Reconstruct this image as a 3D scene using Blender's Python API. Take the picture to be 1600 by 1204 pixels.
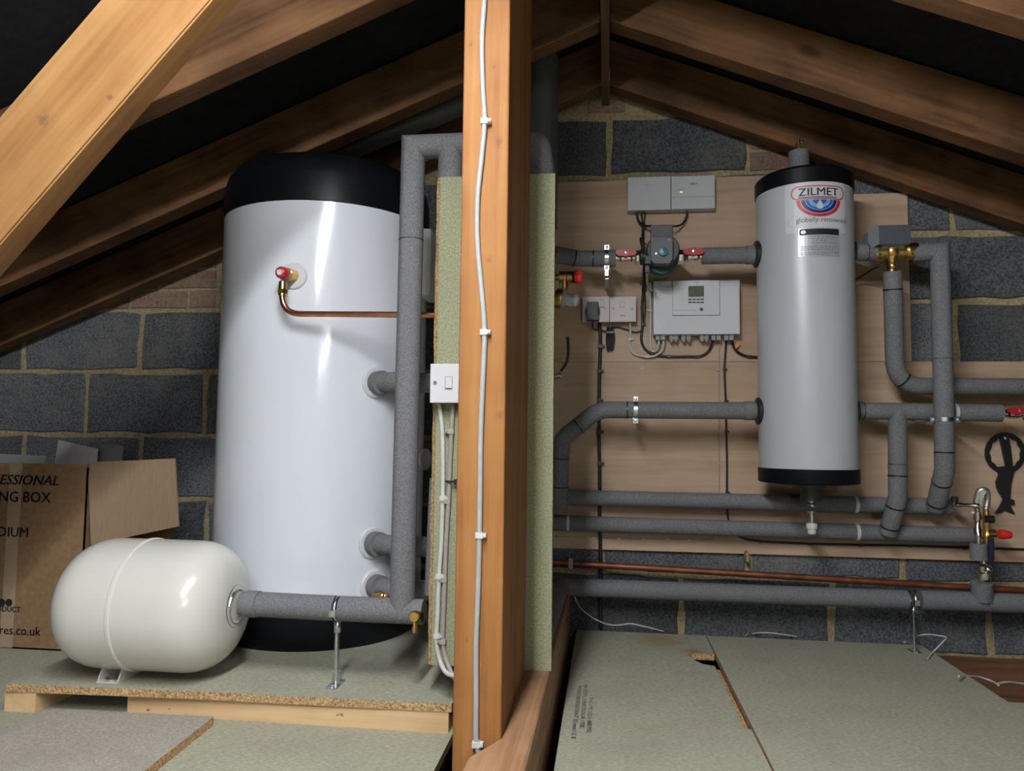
import bpy, bmesh, math, random
from mathutils import Vector, Matrix
import numpy as np
random.seed(7)
for o in list(bpy.data.objects): bpy.data.objects.remove(o)
SC = bpy.context.scene; COL = SC.collection
V = Vector; PI = math.pi

# ------------------------------------------------------------------ camera
F = 1165.0; YAW, PITCH, ROLL = 0.12828, 0.07058, 0.01171; H = 0.616
_f = V((-math.sin(YAW)*math.cos(PITCH), math.cos(YAW)*math.cos(PITCH), math.sin(PITCH)))
_r0 = V((math.cos(YAW), math.sin(YAW), 0)); _u0 = _r0.cross(_f)
_r = _r0*math.cos(ROLL)+_u0*math.sin(ROLL); _u = -_r0*math.sin(ROLL)+_u0*math.cos(ROLL)
CAM = V((0, 0, H))
cd = bpy.data.cameras.new('camera'); cam = bpy.data.objects.new('camera', cd); COL.objects.link(cam)
cd.sensor_width = 36; cd.lens = 36*F/1600; cd.clip_start = 0.02
cam.matrix_world = Matrix(((_r.x, _u.x, -_f.x, 0), (_r.y, _u.y, -_f.y, 0), (_r.z, _u.z, -_f.z, H), (0, 0, 0, 1)))
SC.camera = cam
SC.view_settings.view_transform = 'Standard'; SC.view_settings.look = 'None'
SC.view_settings.gamma = 1; SC.view_settings.use_curve_mapping = False
SC.view_settings.exposure = 0.8
w = bpy.data.worlds.new('world'); SC.world = w; w.use_nodes = True
w.node_tree.nodes['Background'].inputs[0].default_value = (0.6, 0.75, 1, 1)
w.node_tree.nodes['Background'].inputs[1].default_value = 0.02
LAMP_POWER = 385.0     # emission strength of the tube lamp under the ridge

def ray(px, py): return _r*((px-800)/F) - _u*((py-602)/F) + _f
def P(px, py, Y): d = ray(px, py); return CAM + d*(Y/d.y)          # point on the upright plane at depth Y
def PZ(px, py, Z): d = ray(px, py); return CAM + d*((Z-H)/d.z)     # point on a level plane
def on_cyl(px, py, cx, cy, R):
    d = ray(px, py); a = d.x**2+d.y**2; b = -2*(d.x*cx+d.y*cy); c = cx*cx+cy*cy-R*R
    t = (-b-math.sqrt(max(b*b-4*a*c, 0)))/(2*a); p = CAM+d*t
    return p, V((p.x-cx, p.y-cy, 0)).normalized()

# ------------------------------------------------------------------ materials
def new_mat(name):
    m = bpy.data.materials.new(name); m.use_nodes = True; nt = m.node_tree
    return m, nt, nt.nodes, nt.links, nt.nodes['Principled BSDF']
def rgb(c): return (*c, 1)
def plain(name, col, rough=0.5, metal=0.0, var=0.06, bump=0.0, scale=60, spec=0.5, coat=0.0, emit=None):
    m, nt, N, L, b = new_mat(name)
    tc = N.new('ShaderNodeTexCoord'); nz = N.new('ShaderNodeTexNoise'); nz.inputs['Scale'].default_value = scale
    nz.inputs['Detail'].default_value = 4; L.new(tc.outputs['Object'], nz.inputs['Vector'])
    mx = N.new('ShaderNodeValToRGB'); e = mx.color_ramp.elements
    e[0].position = .3; e[1].position = .7
    e[0].color = rgb([c*(1-var) for c in col]); e[1].color = rgb([min(1, c*(1+var)) for c in col])
    L.new(nz.outputs['Fac'], mx.inputs['Fac']); L.new(mx.outputs['Color'], b.inputs['Base Color'])
    b.inputs['Roughness'].default_value = rough; b.inputs['Metallic'].default_value = metal
    b.inputs['Specular IOR Level'].default_value = spec; b.inputs['Coat Weight'].default_value = coat
    b.inputs['Coat Roughness'].default_value = .05
    if bump:
        bp = N.new('ShaderNodeBump'); bp.inputs['Strength'].default_value = bump; bp.inputs['Distance'].default_value = .002
        L.new(nz.outputs['Fac'], bp.inputs['Height']); L.new(bp.outputs['Normal'], b.inputs['Normal'])
    if emit:
        b.inputs['Emission Color'].default_value = rgb(col); b.inputs['Emission Strength'].default_value = emit
    return m
def wood(name, c_dark, c_mid, c_light, axis='X', ang=0.0, rough=.65, ring=9, knots=True, bump=.25, stain=0.0, fine=1.0):
    m, nt, N, L, b = new_mat(name)
    tc = N.new('ShaderNodeTexCoord'); oi = N.new('ShaderNodeObjectInfo')
    off = N.new('ShaderNodeVectorMath'); off.operation = 'SCALE'; off.inputs['Scale'].default_value = 7.0
    cb = N.new('ShaderNodeCombineXYZ')
    for k in range(3): L.new(oi.outputs['Random'], cb.inputs[k])
    L.new(cb.outputs[0], off.inputs[0])
    add = N.new('ShaderNodeVectorMath'); add.operation = 'ADD'
    L.new(tc.outputs['Object'], add.inputs[0]); L.new(off.outputs[0], add.inputs[1])
    rt = N.new('ShaderNodeVectorRotate'); L.new(add.outputs[0], rt.inputs['Vector'])
    if axis == 'X': rt.rotation_type = 'Y_AXIS'; rt.inputs['Angle'].default_value = ang
    elif axis == 'Y': rt.rotation_type = 'Z_AXIS'; rt.inputs['Angle'].default_value = -PI/2
    else: rt.rotation_type = 'Y_AXIS'; rt.inputs['Angle'].default_value = PI/2
    mp = N.new('ShaderNodeMapping'); mp.inputs['Scale'].default_value = (.35, 6, 6); L.new(rt.outputs[0], mp.inputs['Vector'])
    n1 = N.new('ShaderNodeTexNoise'); n1.inputs['Scale'].default_value = 1.2; n1.inputs['Detail'].default_value = 3
    n1.inputs['Distortion'].default_value = .6; L.new(mp.outputs[0], n1.inputs['Vector'])
    wv = N.new('ShaderNodeMath'); wv.operation = 'MULTIPLY'; wv.inputs[1].default_value = ring
    fr = N.new('ShaderNodeMath'); fr.operation = 'PINGPONG'; fr.inputs[1].default_value = .5
    L.new(n1.outputs['Fac'], wv.inputs[0]); L.new(wv.outputs[0], fr.inputs[0])
    mp2 = N.new('ShaderNodeMapping'); mp2.inputs['Scale'].default_value = (6, 170*fine, 170*fine); L.new(rt.outputs[0], mp2.inputs['Vector'])
    n2 = N.new('ShaderNodeTexNoise'); n2.inputs['Scale'].default_value = 1; n2.inputs['Detail'].default_value = 4; L.new(mp2.outputs[0], n2.inputs['Vector'])
    n3 = N.new('ShaderNodeTexNoise'); n3.inputs['Scale'].default_value = 9; n3.inputs['Detail'].default_value = 5; L.new(rt.outputs[0], n3.inputs['Vector'])
    s1 = N.new('ShaderNodeMath'); s1.operation = 'MULTIPLY_ADD'; s1.inputs[1].default_value = .55; s1.inputs[2].default_value = .0
    L.new(fr.outputs[0], s1.inputs[0])
    s2 = N.new('ShaderNodeMath'); s2.operation = 'MULTIPLY_ADD'; s2.inputs[1].default_value = .42; L.new(n2.outputs['Fac'], s2.inputs[0]); L.new(s1.outputs[0], s2.inputs[2])
    s3 = N.new('ShaderNodeMath'); s3.operation = 'MULTIPLY_ADD'; s3.inputs[1].default_value = .45; L.new(n3.outputs['Fac'], s3.inputs[0]); L.new(s2.outputs[0], s3.inputs[2])
    cr = N.new('ShaderNodeValToRGB'); e = cr.color_ramp.elements
    e[0].position = .3; e[0].color = rgb(c_dark); e[1].position = .85; e[1].color = rgb(c_light)
    k = e.new(.55); k.color = rgb(c_mid); L.new(s3.outputs[0], cr.inputs['Fac'])
    out = cr.outputs['Color']
    if knots:
        mp3 = N.new('ShaderNodeMapping'); mp3.inputs['Scale'].default_value = (2.2, 5, 5); L.new(rt.outputs[0], mp3.inputs['Vector'])
        vo = N.new('ShaderNodeTexVoronoi'); vo.inputs['Scale'].default_value = 1.0; L.new(mp3.outputs[0], vo.inputs['Vector'])
        kr = N.new('ShaderNodeValToRGB'); ke = kr.color_ramp.elements
        ke[0].position = .05; ke[0].color = (1, 1, 1, 1); ke[1].position = .11; ke[1].color = (0, 0, 0, 1)
        L.new(vo.outputs['Distance'], kr.inputs['Fac'])
        mk = N.new('ShaderNodeMixRGB'); mk.inputs['Color2'].default_value = rgb([c*.45 for c in c_dark])
        kf = N.new('ShaderNodeMath'); kf.operation = 'MULTIPLY'; kf.inputs[1].default_value = .7; L.new(kr.outputs['Color'], kf.inputs[0])
        L.new(kf.outputs[0], mk.inputs['Fac']); L.new(out, mk.inputs['Color1']); out = mk.outputs['Color']
    if stain:
        n4 = N.new('ShaderNodeTexNoise'); n4.inputs['Scale'].default_value = 3.2; n4.inputs['Detail'].default_value = 6; L.new(add.outputs[0], n4.inputs['Vector'])
        r4 = N.new('ShaderNodeValToRGB'); r4.color_ramp.elements[0].position = .45; r4.color_ramp.elements[1].position = .7
        L.new(n4.outputs['Fac'], r4.inputs['Fac']); mf = N.new('ShaderNodeMath'); mf.operation = 'MULTIPLY'; mf.inputs[1].default_value = stain
        L.new(r4.outputs['Color'], mf.inputs[0]); m4 = N.new('ShaderNodeMixRGB'); m4.inputs['Color2'].default_value = rgb([c*.3 for c in c_dark])
        L.new(mf.outputs[0], m4.inputs['Fac']); L.new(out, m4.inputs['Color1']); out = m4.outputs['Color']
    L.new(out, b.inputs['Base Color']); b.inputs['Roughness'].default_value = rough; b.inputs['Specular IOR Level'].default_value = .25
    bp = N.new('ShaderNodeBump'); bp.inputs['Strength'].default_value = bump; bp.inputs['Distance'].default_value = .0015
    L.new(s2.outputs[0], bp.inputs['Height']); L.new(bp.outputs['Normal'], b.inputs['Normal'])
    return m
def speckle(name, c0, c1, scale=200, rough=.9, bump=.5, big=None, bigamt=.5, bigscale=6, rand=.0, stretch=(1, 1, 1), dist=.002):
    m, nt, N, L, b = new_mat(name)
    tc = N.new('ShaderNodeTexCoord'); mp = N.new('ShaderNodeMapping'); mp.inputs['Scale'].default_value = stretch
    L.new(tc.outputs['Object'], mp.inputs['Vector'])
    nz = N.new('ShaderNodeTexNoise'); nz.inputs['Scale'].default_value = scale; nz.inputs['Detail'].default_value = 5; nz.inputs['Roughness'].default_value = .7
    L.new(mp.outputs[0], nz.inputs['Vector'])
    cr = N.new('ShaderNodeValToRGB'); e = cr.color_ramp.elements; e[0].position = .38; e[1].position = .66
    e[0].color = rgb(c0); e[1].color = rgb(c1); L.new(nz.outputs['Fac'], cr.inputs['Fac']); out = cr.outputs['Color']
    if big:
        n2 = N.new('ShaderNodeTexNoise'); n2.inputs['Scale'].default_value = bigscale; n2.inputs['Detail'].default_value = 7; n2.inputs['Roughness'].default_value = .62
        L.new(tc.outputs['Object'], n2.inputs['Vector'])
        r2 = N.new('ShaderNodeValToRGB'); r2.color_ramp.elements[0].position = .48; r2.color_ramp.elements[1].position = .72
        L.new(n2.outputs['Fac'], r2.inputs['Fac']); mf = N.new('ShaderNodeMath'); mf.operation = 'MULTIPLY'; mf.inputs[1].default_value = bigamt
        L.new(r2.outputs['Color'], mf.inputs[0]); mx = N.new('ShaderNodeMixRGB'); mx.inputs['Color2'].default_value = rgb(big)
        L.new(mf.outputs[0], mx.inputs['Fac']); L.new(out, mx.inputs['Color1']); out = mx.outputs['Color']
    if rand:
        oi = N.new('ShaderNodeObjectInfo'); hs = N.new('ShaderNodeHueSaturation')
        mr = N.new('ShaderNodeMapRange'); mr.inputs['To Min'].default_value = 1-rand; mr.inputs['To Max'].default_value = 1+rand
        L.new(oi.outputs['Random'], mr.inputs['Value']); L.new(mr.outputs[0], hs.inputs['Value']); L.new(out, hs.inputs['Color']); out = hs.outputs['Color']
    L.new(out, b.inputs['Base Color']); b.inputs['Roughness'].default_value = rough; b.inputs['Specular IOR Level'].default_value = .3
    bp = N.new('ShaderNodeBump'); bp.inputs['Strength'].default_value = bump; bp.inputs['Distance'].default_value = dist
    L.new(nz.outputs['Fac'], bp.inputs['Height']); L.new(bp.outputs['Normal'], b.inputs['Normal'])
    return m

RA = math.atan(.40)
OD, OM, OL = (.16, .067, .026), (.30, .135, .052), (.42, .21, .085)
M = dict(
    rafter_l=wood('rafter wood left', (.055, .026, .012), (.145, .070, .030), (.24, .124, .055), 'X', RA, stain=.65, ring=2.2, fine=.5),
    rafter_r=wood('rafter wood right', (.055, .026, .012), (.155, .074, .031), (.255, .13, .056), 'X', -RA, stain=.65, ring=2.2, fine=.5),
    ridge=wood('ridge wood', (.07, .035, .02), (.13, .07, .04), (.2, .11, .06), 'Y', stain=.4),
    strut=wood('strut wood', (.17, .075, .024), (.25, .122, .041), (.33, .185, .070), 'X', math.atan2(1.117, 1)*1.0, ring=2.2, bump=.1, fine=.6),
    post=wood('post wood', (.19, .070, .018), (.30, .128, .036), (.37, .175, .056), 'Z', ring=5, bump=.4),
    plate=wood('sole plate wood', (.20, .10, .05), (.33, .18, .095), (.45, .27, .15), 'Y', ring=9, stain=.25),
    pine=wood('planed pine', (.55, .36, .18), (.68, .46, .25), (.76, .55, .33), 'X', ring=4, bump=.06),
    pine_y=wood('planed pine end', (.50, .33, .16), (.62, .42, .22), (.70, .5, .3), 'Y', ring=4, bump=.06),
    joist=wood('joist wood', (.08, .035, .018), (.15, .07, .035), (.22, .11, .06), 'X', stain=.3),
    ply=wood('plywood face', (.37, .25, .165), (.47, .33, .225), (.55, .40, .285), 'X', ring=3.0, rough=.55, knots=False, bump=.06, fine=.5),
    ply_edge=plain('plywood edge', (.3, .19, .1), .8, var=.3, scale=300),
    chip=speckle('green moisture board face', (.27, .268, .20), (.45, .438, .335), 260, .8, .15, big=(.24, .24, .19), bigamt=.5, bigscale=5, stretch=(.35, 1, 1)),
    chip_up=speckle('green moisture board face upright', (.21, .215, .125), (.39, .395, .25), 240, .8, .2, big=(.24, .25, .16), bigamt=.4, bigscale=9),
    chip_old=speckle('worn tan board face', (.27, .24, .20), (.44, .41, .355), 240, .85, .15, big=(.24, .215, .18), bigamt=.5, bigscale=5),
    chip_edge=speckle('raw chipboard edge', (.22, .12, .045), (.75, .52, .27), 220, .95, .8, rand=.1),
    block=speckle('dense grey block', (.04, .043, .05), (.17, .178, .19), 150, .95, .9, big=(.21, .195, .155), bigamt=.5, bigscale=7, rand=.3, dist=.004),
    brick=speckle('old brick', (.17, .105, .075), (.30, .20, .155), 90, .95, .7, big=(.28, .24, .16), bigamt=.7, bigscale=9, rand=.15, dist=.003),
    mortar=speckle('sandy mortar', (.28, .225, .12), (.50, .41, .24), 120, .95, 1.0, big=(.20, .175, .11), bigamt=.5, bigscale=6, dist=.005),
    felt=speckle('black roofing felt', (.004, .0045, .006), (.010, .011, .014), 30, .9, .4),
    dark=plain('dark void', (.012, .011, .010), .95),
    foam=speckle('grey foam insulation', (.105, .105, .11), (.235, .235, .245), 330, .75, .6, dist=.0015),
    foam_cut=plain('foam end', (.16, .16, .165), .8, var=.15, scale=200),
    tape=plain('black tape', (.006, .006, .007), .35),
    rubber=plain('black rubber', (.012, .012, .013), .45),
    tank=plain('white jacket', (.72, .745, .80), .15, var=.012, scale=2, coat=.25),
    tank2=plain('pale grey jacket', (.47, .485, .515), .34, var=.012, scale=2),
    cap=plain('black moulded cap', (.005, .0055, .007), .40, var=.1, scale=10, spec=.13),
    cream=plain('cream enamel', (.64, .625, .57), .2, var=.01, scale=3, coat=.4),
    white=plain('white plastic', (.63, .62, .64), .35, var=.01),
    white_dim=plain('ivory plastic', (.55, .49, .47), .4, var=.02),
    grey_plastic=plain('light grey plastic', (.52, .53, .54), .4, var=.01),
    ctl=plain('controller shell', (.60, .61, .635), .38, var=.01),
    mid_grey=plain('mid grey plastic', (.3, .3, .3), .5),
    soil=plain('soil pipe plastic', (.10, .10, .105), .45),
    dark_grey=plain('dark grey plastic', (.055, .053, .055), .5),
    pump_face=plain('pump face', (.085, .083, .09), .45),
    green=plain('dark green casting', (.006, .05, .04), .45),
    teal=plain('teal knob', (.0, .16, .17), .3),
    black=plain('black plastic', (.010, .010, .011), .42),
    zinc=plain('zinc plated steel', (.62, .64, .66), .28, 1.0, var=.12, scale=120),
    chrome=plain('chromed brass', (.72, .70, .66), .2, 1.0),
    brass=plain('brass', (.66, .43, .15), .3, 1.0, var=.15, scale=90),
    copper=plain('copper', (.62, .27, .15), .3, 1.0, var=.2, scale=40),
    copper_dull=plain('dull copper', (.21, .075, .036), .5, .7, var=.3, scale=25),
    red=plain('red plastic', (.42, .012, .018), .4),
    red_bright=plain('bright red plastic', (.75, .03, .02), .4),
    orange=plain('orange tag', (.75, .22, .04), .5),
    cable_grey=plain('grey cable', (.36, .37, .36), .4),
    cable_grey2=plain('dull grey cable', (.34, .31, .27), .5),
    cable_white=plain('white cable', (.56, .56, .53), .4),
    lcd=plain('lcd glass', (.12, .14, .09), .15, var=.15, scale=150),
    ink=plain('black ink', (.01, .01, .012), .6),
    ink_grey=plain('grey ink', (.16, .16, .17), .6),
    ink_faint=plain('faint ink', (.40, .38, .38), .6),
    led=plain('green lamp lens', (.45, .95, .10), .4, emit=.9),
    ledw=plain('white lamp lens', (.8, .9, 1), .4, emit=.5),
    label=plain('white label', (.60, .60, .63), .4, var=.01),
    silver=plain('silver label', (.42, .43, .45), .35, .2),
    lred=plain('logo red', (.55, .03, .045), .4), lnavy=plain('logo navy', (.012, .03, .16), .4),
    lblue=plain('logo blue', (.02, .14, .46), .4), lsky=plain('logo light blue', (.10, .42, .78), .4),
    card=speckle('brown cardboard', (.21, .125, .062), (.27, .165, .088), 60, .85, .1, big=(.24, .15, .08), bigamt=.3, bigscale=4),
    card_in=speckle('cardboard inside', (.22, .155, .09), (.27, .19, .112), 60, .85, .1, stretch=(8, 1, .3)),
    tape_clear=plain('packing tape', (.36, .26, .18), .12, var=.05),
    paper=plain('white paper', (.62, .60, .60), .6, var=.02), paper_g=plain('grey card', (.22, .22, .22), .6),
    bulb=plain('lamp tube', (.94, .97, 1.0), .5, var=0, emit=LAMP_POWER),
    bulb_far=plain('far lamp tube', (.94, .97, 1.0), .5, var=0, emit=LAMP_POWER*.45),
)

def stained(base, name, spots, plane='XY', org=(0, 0), sc=22, soft=(.7, 1.9)):
    m = base.copy(); m.name = name; nt = m.node_tree; N, L = nt.nodes, nt.links; b = N['Principled BSDF']
    src = b.inputs['Base Color'].links[0].from_socket; tc = [n for n in N if n.type == 'TEX_COORD'][0]
    nz = N.new('ShaderNodeTexNoise'); nz.inputs['Scale'].default_value = sc; L.new(tc.outputs['Object'], nz.inputs['Vector'])
    for (c, r, col, amt) in spots:
        mp = N.new('ShaderNodeMapping'); cx_, cy_ = c[0]-org[0], c[1]-org[1]
        if plane == 'XY': mp.inputs['Location'].default_value = (-cx_/r[0], -cy_/r[1], 0); mp.inputs['Scale'].default_value = (1/r[0], 1/r[1], 1)
        else: mp.inputs['Location'].default_value = (-cx_/r[0], 0, -cy_/r[1]); mp.inputs['Scale'].default_value = (1/r[0], 0, 1/r[1])
        L.new(tc.outputs['Object'], mp.inputs['Vector']); ln = N.new('ShaderNodeVectorMath'); ln.operation = 'LENGTH'; L.new(mp.outputs[0], ln.inputs[0])
        ad = N.new('ShaderNodeMath'); ad.operation = 'MULTIPLY_ADD'; ad.inputs[1].default_value = 1.6; L.new(nz.outputs['Fac'], ad.inputs[0]); L.new(ln.outputs['Value'], ad.inputs[2])
        mr = N.new('ShaderNodeMapRange'); mr.inputs['From Min'].default_value = soft[0]; mr.inputs['From Max'].default_value = soft[1]; mr.inputs['To Min'].default_value = amt; mr.inputs['To Max'].default_value = 0
        L.new(ad.outputs[0], mr.inputs['Value']); mx = N.new('ShaderNodeMixRGB'); mx.inputs['Color2'].default_value = rgb(col); L.new(mr.outputs[0], mx.inputs['Fac']); L.new(src, mx.inputs['Color1']); src = mx.outputs['Color']
    L.new(src, b.inputs['Base Color']); return m
_a, _b = PZ(1030, 998, 0), PZ(1088, 1018, 0)
M['chip_stained'] = stained(M['chip'], 'rust stained board', [((_a.x, _a.y), (.10, .10), (.30, .17, .05), .75), ((_b.x, _b.y), (.05, .035), (.33, .11, .05), .8)])
# ------------------------------------------------------------------ mesh builder
class MB:
    def __init__(s): s.bm = bmesh.new()
    def box(s, a, b, bev=0):
        x0, x1 = sorted((a[0], b[0])); y0, y1 = sorted((a[1], b[1])); z0, z1 = sorted((a[2], b[2]))
        r = bmesh.ops.create_cube(s.bm, size=1); vs = r['verts']
        for v in vs: v.co = V(((x0+x1)/2+v.co.x*(x1-x0), (y0+y1)/2+v.co.y*(y1-y0), (z0+z1)/2+v.co.z*(z1-z0)))
        if bev:
            es = list({e for v in vs for e in v.link_edges})
            bmesh.ops.bevel(s.bm, geom=es, offset=bev, segments=2, affect='EDGES', profile=.7)
        return s
    def ring_sweep(s, rings, cap=True, closed=False):
        R = [[s.bm.verts.new(p) for p in r] for r in rings]; n = len(R[0])
        K = len(R) if closed else len(R)-1
        for i in range(K):
            A, B = R[i], R[(i+1) % len(R)]
            for j in range(n):
                f = s.bm.faces.new((A[j], A[(j+1) % n], B[(j+1) % n], B[j])); f.smooth = True
        if cap and not closed:
            s.bm.faces.new(R[0][::-1]); s.bm.faces.new(R[-1])
        return s
    def tube(s, pts, r, seg=16, cap=True, flat=1.0):
        pts = [V(p) for p in pts]; pts = [p for i, p in enumerate(pts) if i == 0 or (p-pts[i-1]).length > 1e-6]
        n = len(pts); D = [(pts[i+1]-pts[i]).normalized() for i in range(n-1)]
        up = V((0, 1, 0)) if abs(D[0].y) < .9 else V((1, 0, 0))
        a = D[0].cross(up).normalized(); rings = []
        for i in range(n):
            d0 = D[max(i-1, 0)]; d1 = D[min(i, n-2)]
            if i > 0:
                q = d0.rotation_difference(d1) if i < n-1 else None
            nrm = (d0+d1).normalized() if (d0+d1).length > 1e-6 else d0
            a = (a-d0*a.dot(d0)).normalized(); bb = d0.cross(a)
            rr = r[i] if isinstance(r, (list, tuple)) else r
            ring = []
            for j in range(seg):
                t = 2*PI*j/seg; o = a*math.cos(t)*rr+bb*math.sin(t)*rr*flat
                k = -o.dot(nrm)/max(d0.dot(nrm), .3); ring.append(pts[i]+o+d0*k)
            rings.append(ring)
            if 0 < i < n-1: a = q @ a
        return s.ring_sweep(rings, cap)
    def cyl(s, p0, p1, r0, r1=None, seg=24): return s.tube([p0, p1], [r0, r1 if r1 is not None else r0], seg)
    def lathe(s, prof, c, axis=V((0, 0, 1)), seg=48, ref=None):
        axis = V(axis).normalized(); ref = V(ref) if ref else (V((0, 1, 0)) if abs(axis.y) < .9 else V((1, 0, 0)))
        a = axis.cross(ref).normalized(); b = axis.cross(a); c = V(c); rings = []
        for (r, h) in prof: rings.append([c+axis*h+(a*math.cos(2*PI*j/seg)+b*math.sin(2*PI*j/seg))*max(r, 1e-5) for j in range(seg)])
        return s.ring_sweep(rings, True)
    def prism(s, pts, vec):
        A = [s.bm.verts.new(V(p)) for p in pts]; B = [s.bm.verts.new(V(p)+V(vec)) for p in pts]; n = len(A)
        s.bm.faces.new(A[::-1]); s.bm.faces.new(B)
        for j in range(n): s.bm.faces.new((A[j], A[(j+1) % n], B[(j+1) % n], B[j]))
        return s
    def sphere(s, c, r, sc=(1, 1, 1), seg=20):
        res = bmesh.ops.create_uvsphere(s.bm, u_segments=seg, v_segments=seg//2, radius=r)
        for v in res['verts']: v.co = V((v.co.x*sc[0], v.co.y*sc[1], v.co.z*sc[2]))+V(c)
        for f in {f for v in res['verts'] for f in v.link_faces}: f.smooth = True
        return s
    def torus(s, c, axis, R, r, seg=36, rs=10, a0=0, a1=2*PI):
        axis = V(axis).normalized(); ref = V((0, 0, 1)) if abs(axis.z) < .9 else V((1, 0, 0))
        a = axis.cross(ref).normalized(); b = axis.cross(a); full = abs(a1-a0-2*PI) < 1e-6; rings = []
        for i in range(seg if full else seg+1):
            t = a0+(a1-a0)*i/seg; d = a*math.cos(t)+b*math.sin(t)
            rings.append([V(c)+d*(R+r*math.cos(2*PI*j/rs))+axis*r*math.sin(2*PI*j/rs) for j in range(rs)])
        return s.ring_sweep(rings, not full, full)
WL = {}
def obj(name, mb, mat, parent=None):
    bm = mb.bm if isinstance(mb, MB) else mb
    off = WL.get(parent.name, V((0, 0, 0))) if parent else V((0, 0, 0))
    bmesh.ops.recalc_face_normals(bm, faces=bm.faces[:])
    for e in bm.edges:
        if len(e.link_faces) == 2 and e.calc_face_angle(0) > .7: e.smooth = False
    for v in bm.verts: v.co -= off
    me = bpy.data.meshes.new(name); bm.to_mesh(me); bm.free()
    if isinstance(mat, (list, tuple)):
        for x in mat: me.materials.append(x)
    else: me.materials.append(mat)
    o = bpy.data.objects.new(name, me); COL.objects.link(o)
    if parent: o.parent = parent; WL[o.name] = off
    else: WL[o.name] = V((0, 0, 0))
    return o
def solo(name, mb, mat, label, cat, group=None):
    """a thing that is one mesh; its origin is put at its base"""
    bm = mb.bm; n = len(bm.verts); c = V((0, 0, 0))
    for v in bm.verts: c += v.co
    c /= n; c.z = min(v.co.z for v in bm.verts)
    for v in bm.verts: v.co -= c
    o = obj(name, mb, mat); o.location = c; WL[o.name] = c
    o['label'] = label; o['category'] = cat
    if group: o['group'] = group
    return o
def thing(name, label, cat, loc, group=None):
    o = bpy.data.objects.new(name, None); o.empty_display_size = .05; COL.objects.link(o); o.location = V(loc)
    o['label'] = label; o['category'] = cat; WL[o.name] = V(loc)
    if group: o['group'] = group
    return o
def fillet(pts, rad, n=7):
    pts = [V(p) for p in pts]; out = [pts[0]]
    for i in range(1, len(pts)-1):
        r = rad[i-1] if isinstance(rad, (list, tuple)) else rad
        a, b, c = pts[i-1], pts[i], pts[i+1]; u = (a-b).normalized(); v = (c-b).normalized()
        if r <= 0: out.append(b); continue
        th = math.acos(max(-1, min(1, u.dot(v)))); t = min(r/math.tan(th/2), (a-b).length*(.95 if i == 1 else .49), (c-b).length*(.95 if i == len(pts)-2 else .49))
        p, q = b+u*t, b+v*t
        for k in range(n+1):
            s = k/n; out.append(p*(1-s)**2+b*2*s*(1-s)+q*s*s)
    out.append(pts[-1]); return out
def smooth(pts, n=6):
    pts = [V(p) for p in pts]; Q = [pts[0]*2-pts[1]]+pts+[pts[-1]*2-pts[-2]]; out = []
    for i in range(1, len(Q)-2):
        a, b, c, d = Q[i-1:i+3]
        for k in range(n):
            t = k/n; out.append(.5*((2*b)+(c-a)*t+(2*a-5*b+4*c-d)*t*t+(3*b-a-3*c+d)*t**3))
    out.append(pts[-1]); return out
def pxbox(x0, y0, x1, y1, Yf, Yb, bev=0, mb=None):
    """box whose front face, on the upright plane Yf, spans the given picture rectangle"""
    xm, ym = (x0+x1)/2, (y0+y1)/2
    a = P(x0, ym, Yf).x; b = P(x1, ym, Yf).x; c = P(xm, y0, Yf).z; d = P(xm, y1, Yf).z
    return (mb or MB()).box((a, Yf, c), (b, Yb, d), bev)
def pxprism(pts, Yf, Yb, mb=None):
    return (mb or MB()).prism([P(x, y, Yf) for x, y in pts], (0, Yb-Yf, 0))
def text_bm(s, size, o, right, up, lift=.0006, align='CENTER', bend=None, sx=1.0, thick=0.0, shear=0):
    cu = bpy.data.curves.new('t', 'FONT'); cu.body = s; cu.size = size; cu.align_x = align; cu.resolution_u = 2; cu.shear = shear
    ob = bpy.data.objects.new('t', cu); COL.objects.link(ob)
    dg = bpy.context.evaluated_depsgraph_get(); me = bpy.data.meshes.new_from_object(ob.evaluated_get(dg))
    bpy.data.objects.remove(ob); bm = bmesh.new(); bm.from_mesh(me); bpy.data.meshes.remove(me)
    right = V(right).normalized(); up = V(up).normalized(); n = right.cross(up)
    if thick:                                    # bold: two slightly shifted strikes
        d = bmesh.ops.duplicate(bm, geom=bm.verts[:]+bm.edges[:]+bm.faces[:]); nv = {e for e in d['geom'] if isinstance(e, bmesh.types.BMVert)}
        for v in bm.verts: v.co.x += thick if v in nv else -thick; v.co.z = 0
    for v in bm.verts:
        x, y = v.co.x*sx, v.co.y
        v.co = bend(x, y, lift) if bend else V(o)+right*x+up*y+n*lift
    return bm
def flat_poly(pts, bend, lift, mb=None):
    mb = mb or MB(); vs = [mb.bm.verts.new(bend(x, y, lift)) for x, y in pts]; mb.bm.faces.new(vs); return mb

# ================================================================== THE SETTING
WY = 2.5                                       # face of the gable wall
RZ, RS, RX = 1.785, .40, -.01                  # rafter underside: z = RZ - RS*|x-RX|
def roof_z(x, up=0.0): return RZ+up-RS*abs(x-RX)
def struct(name, mb, m, parent=None):
    o = obj(name, mb, m, parent)
    if not parent: o['kind'] = 'structure'
    return o
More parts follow.
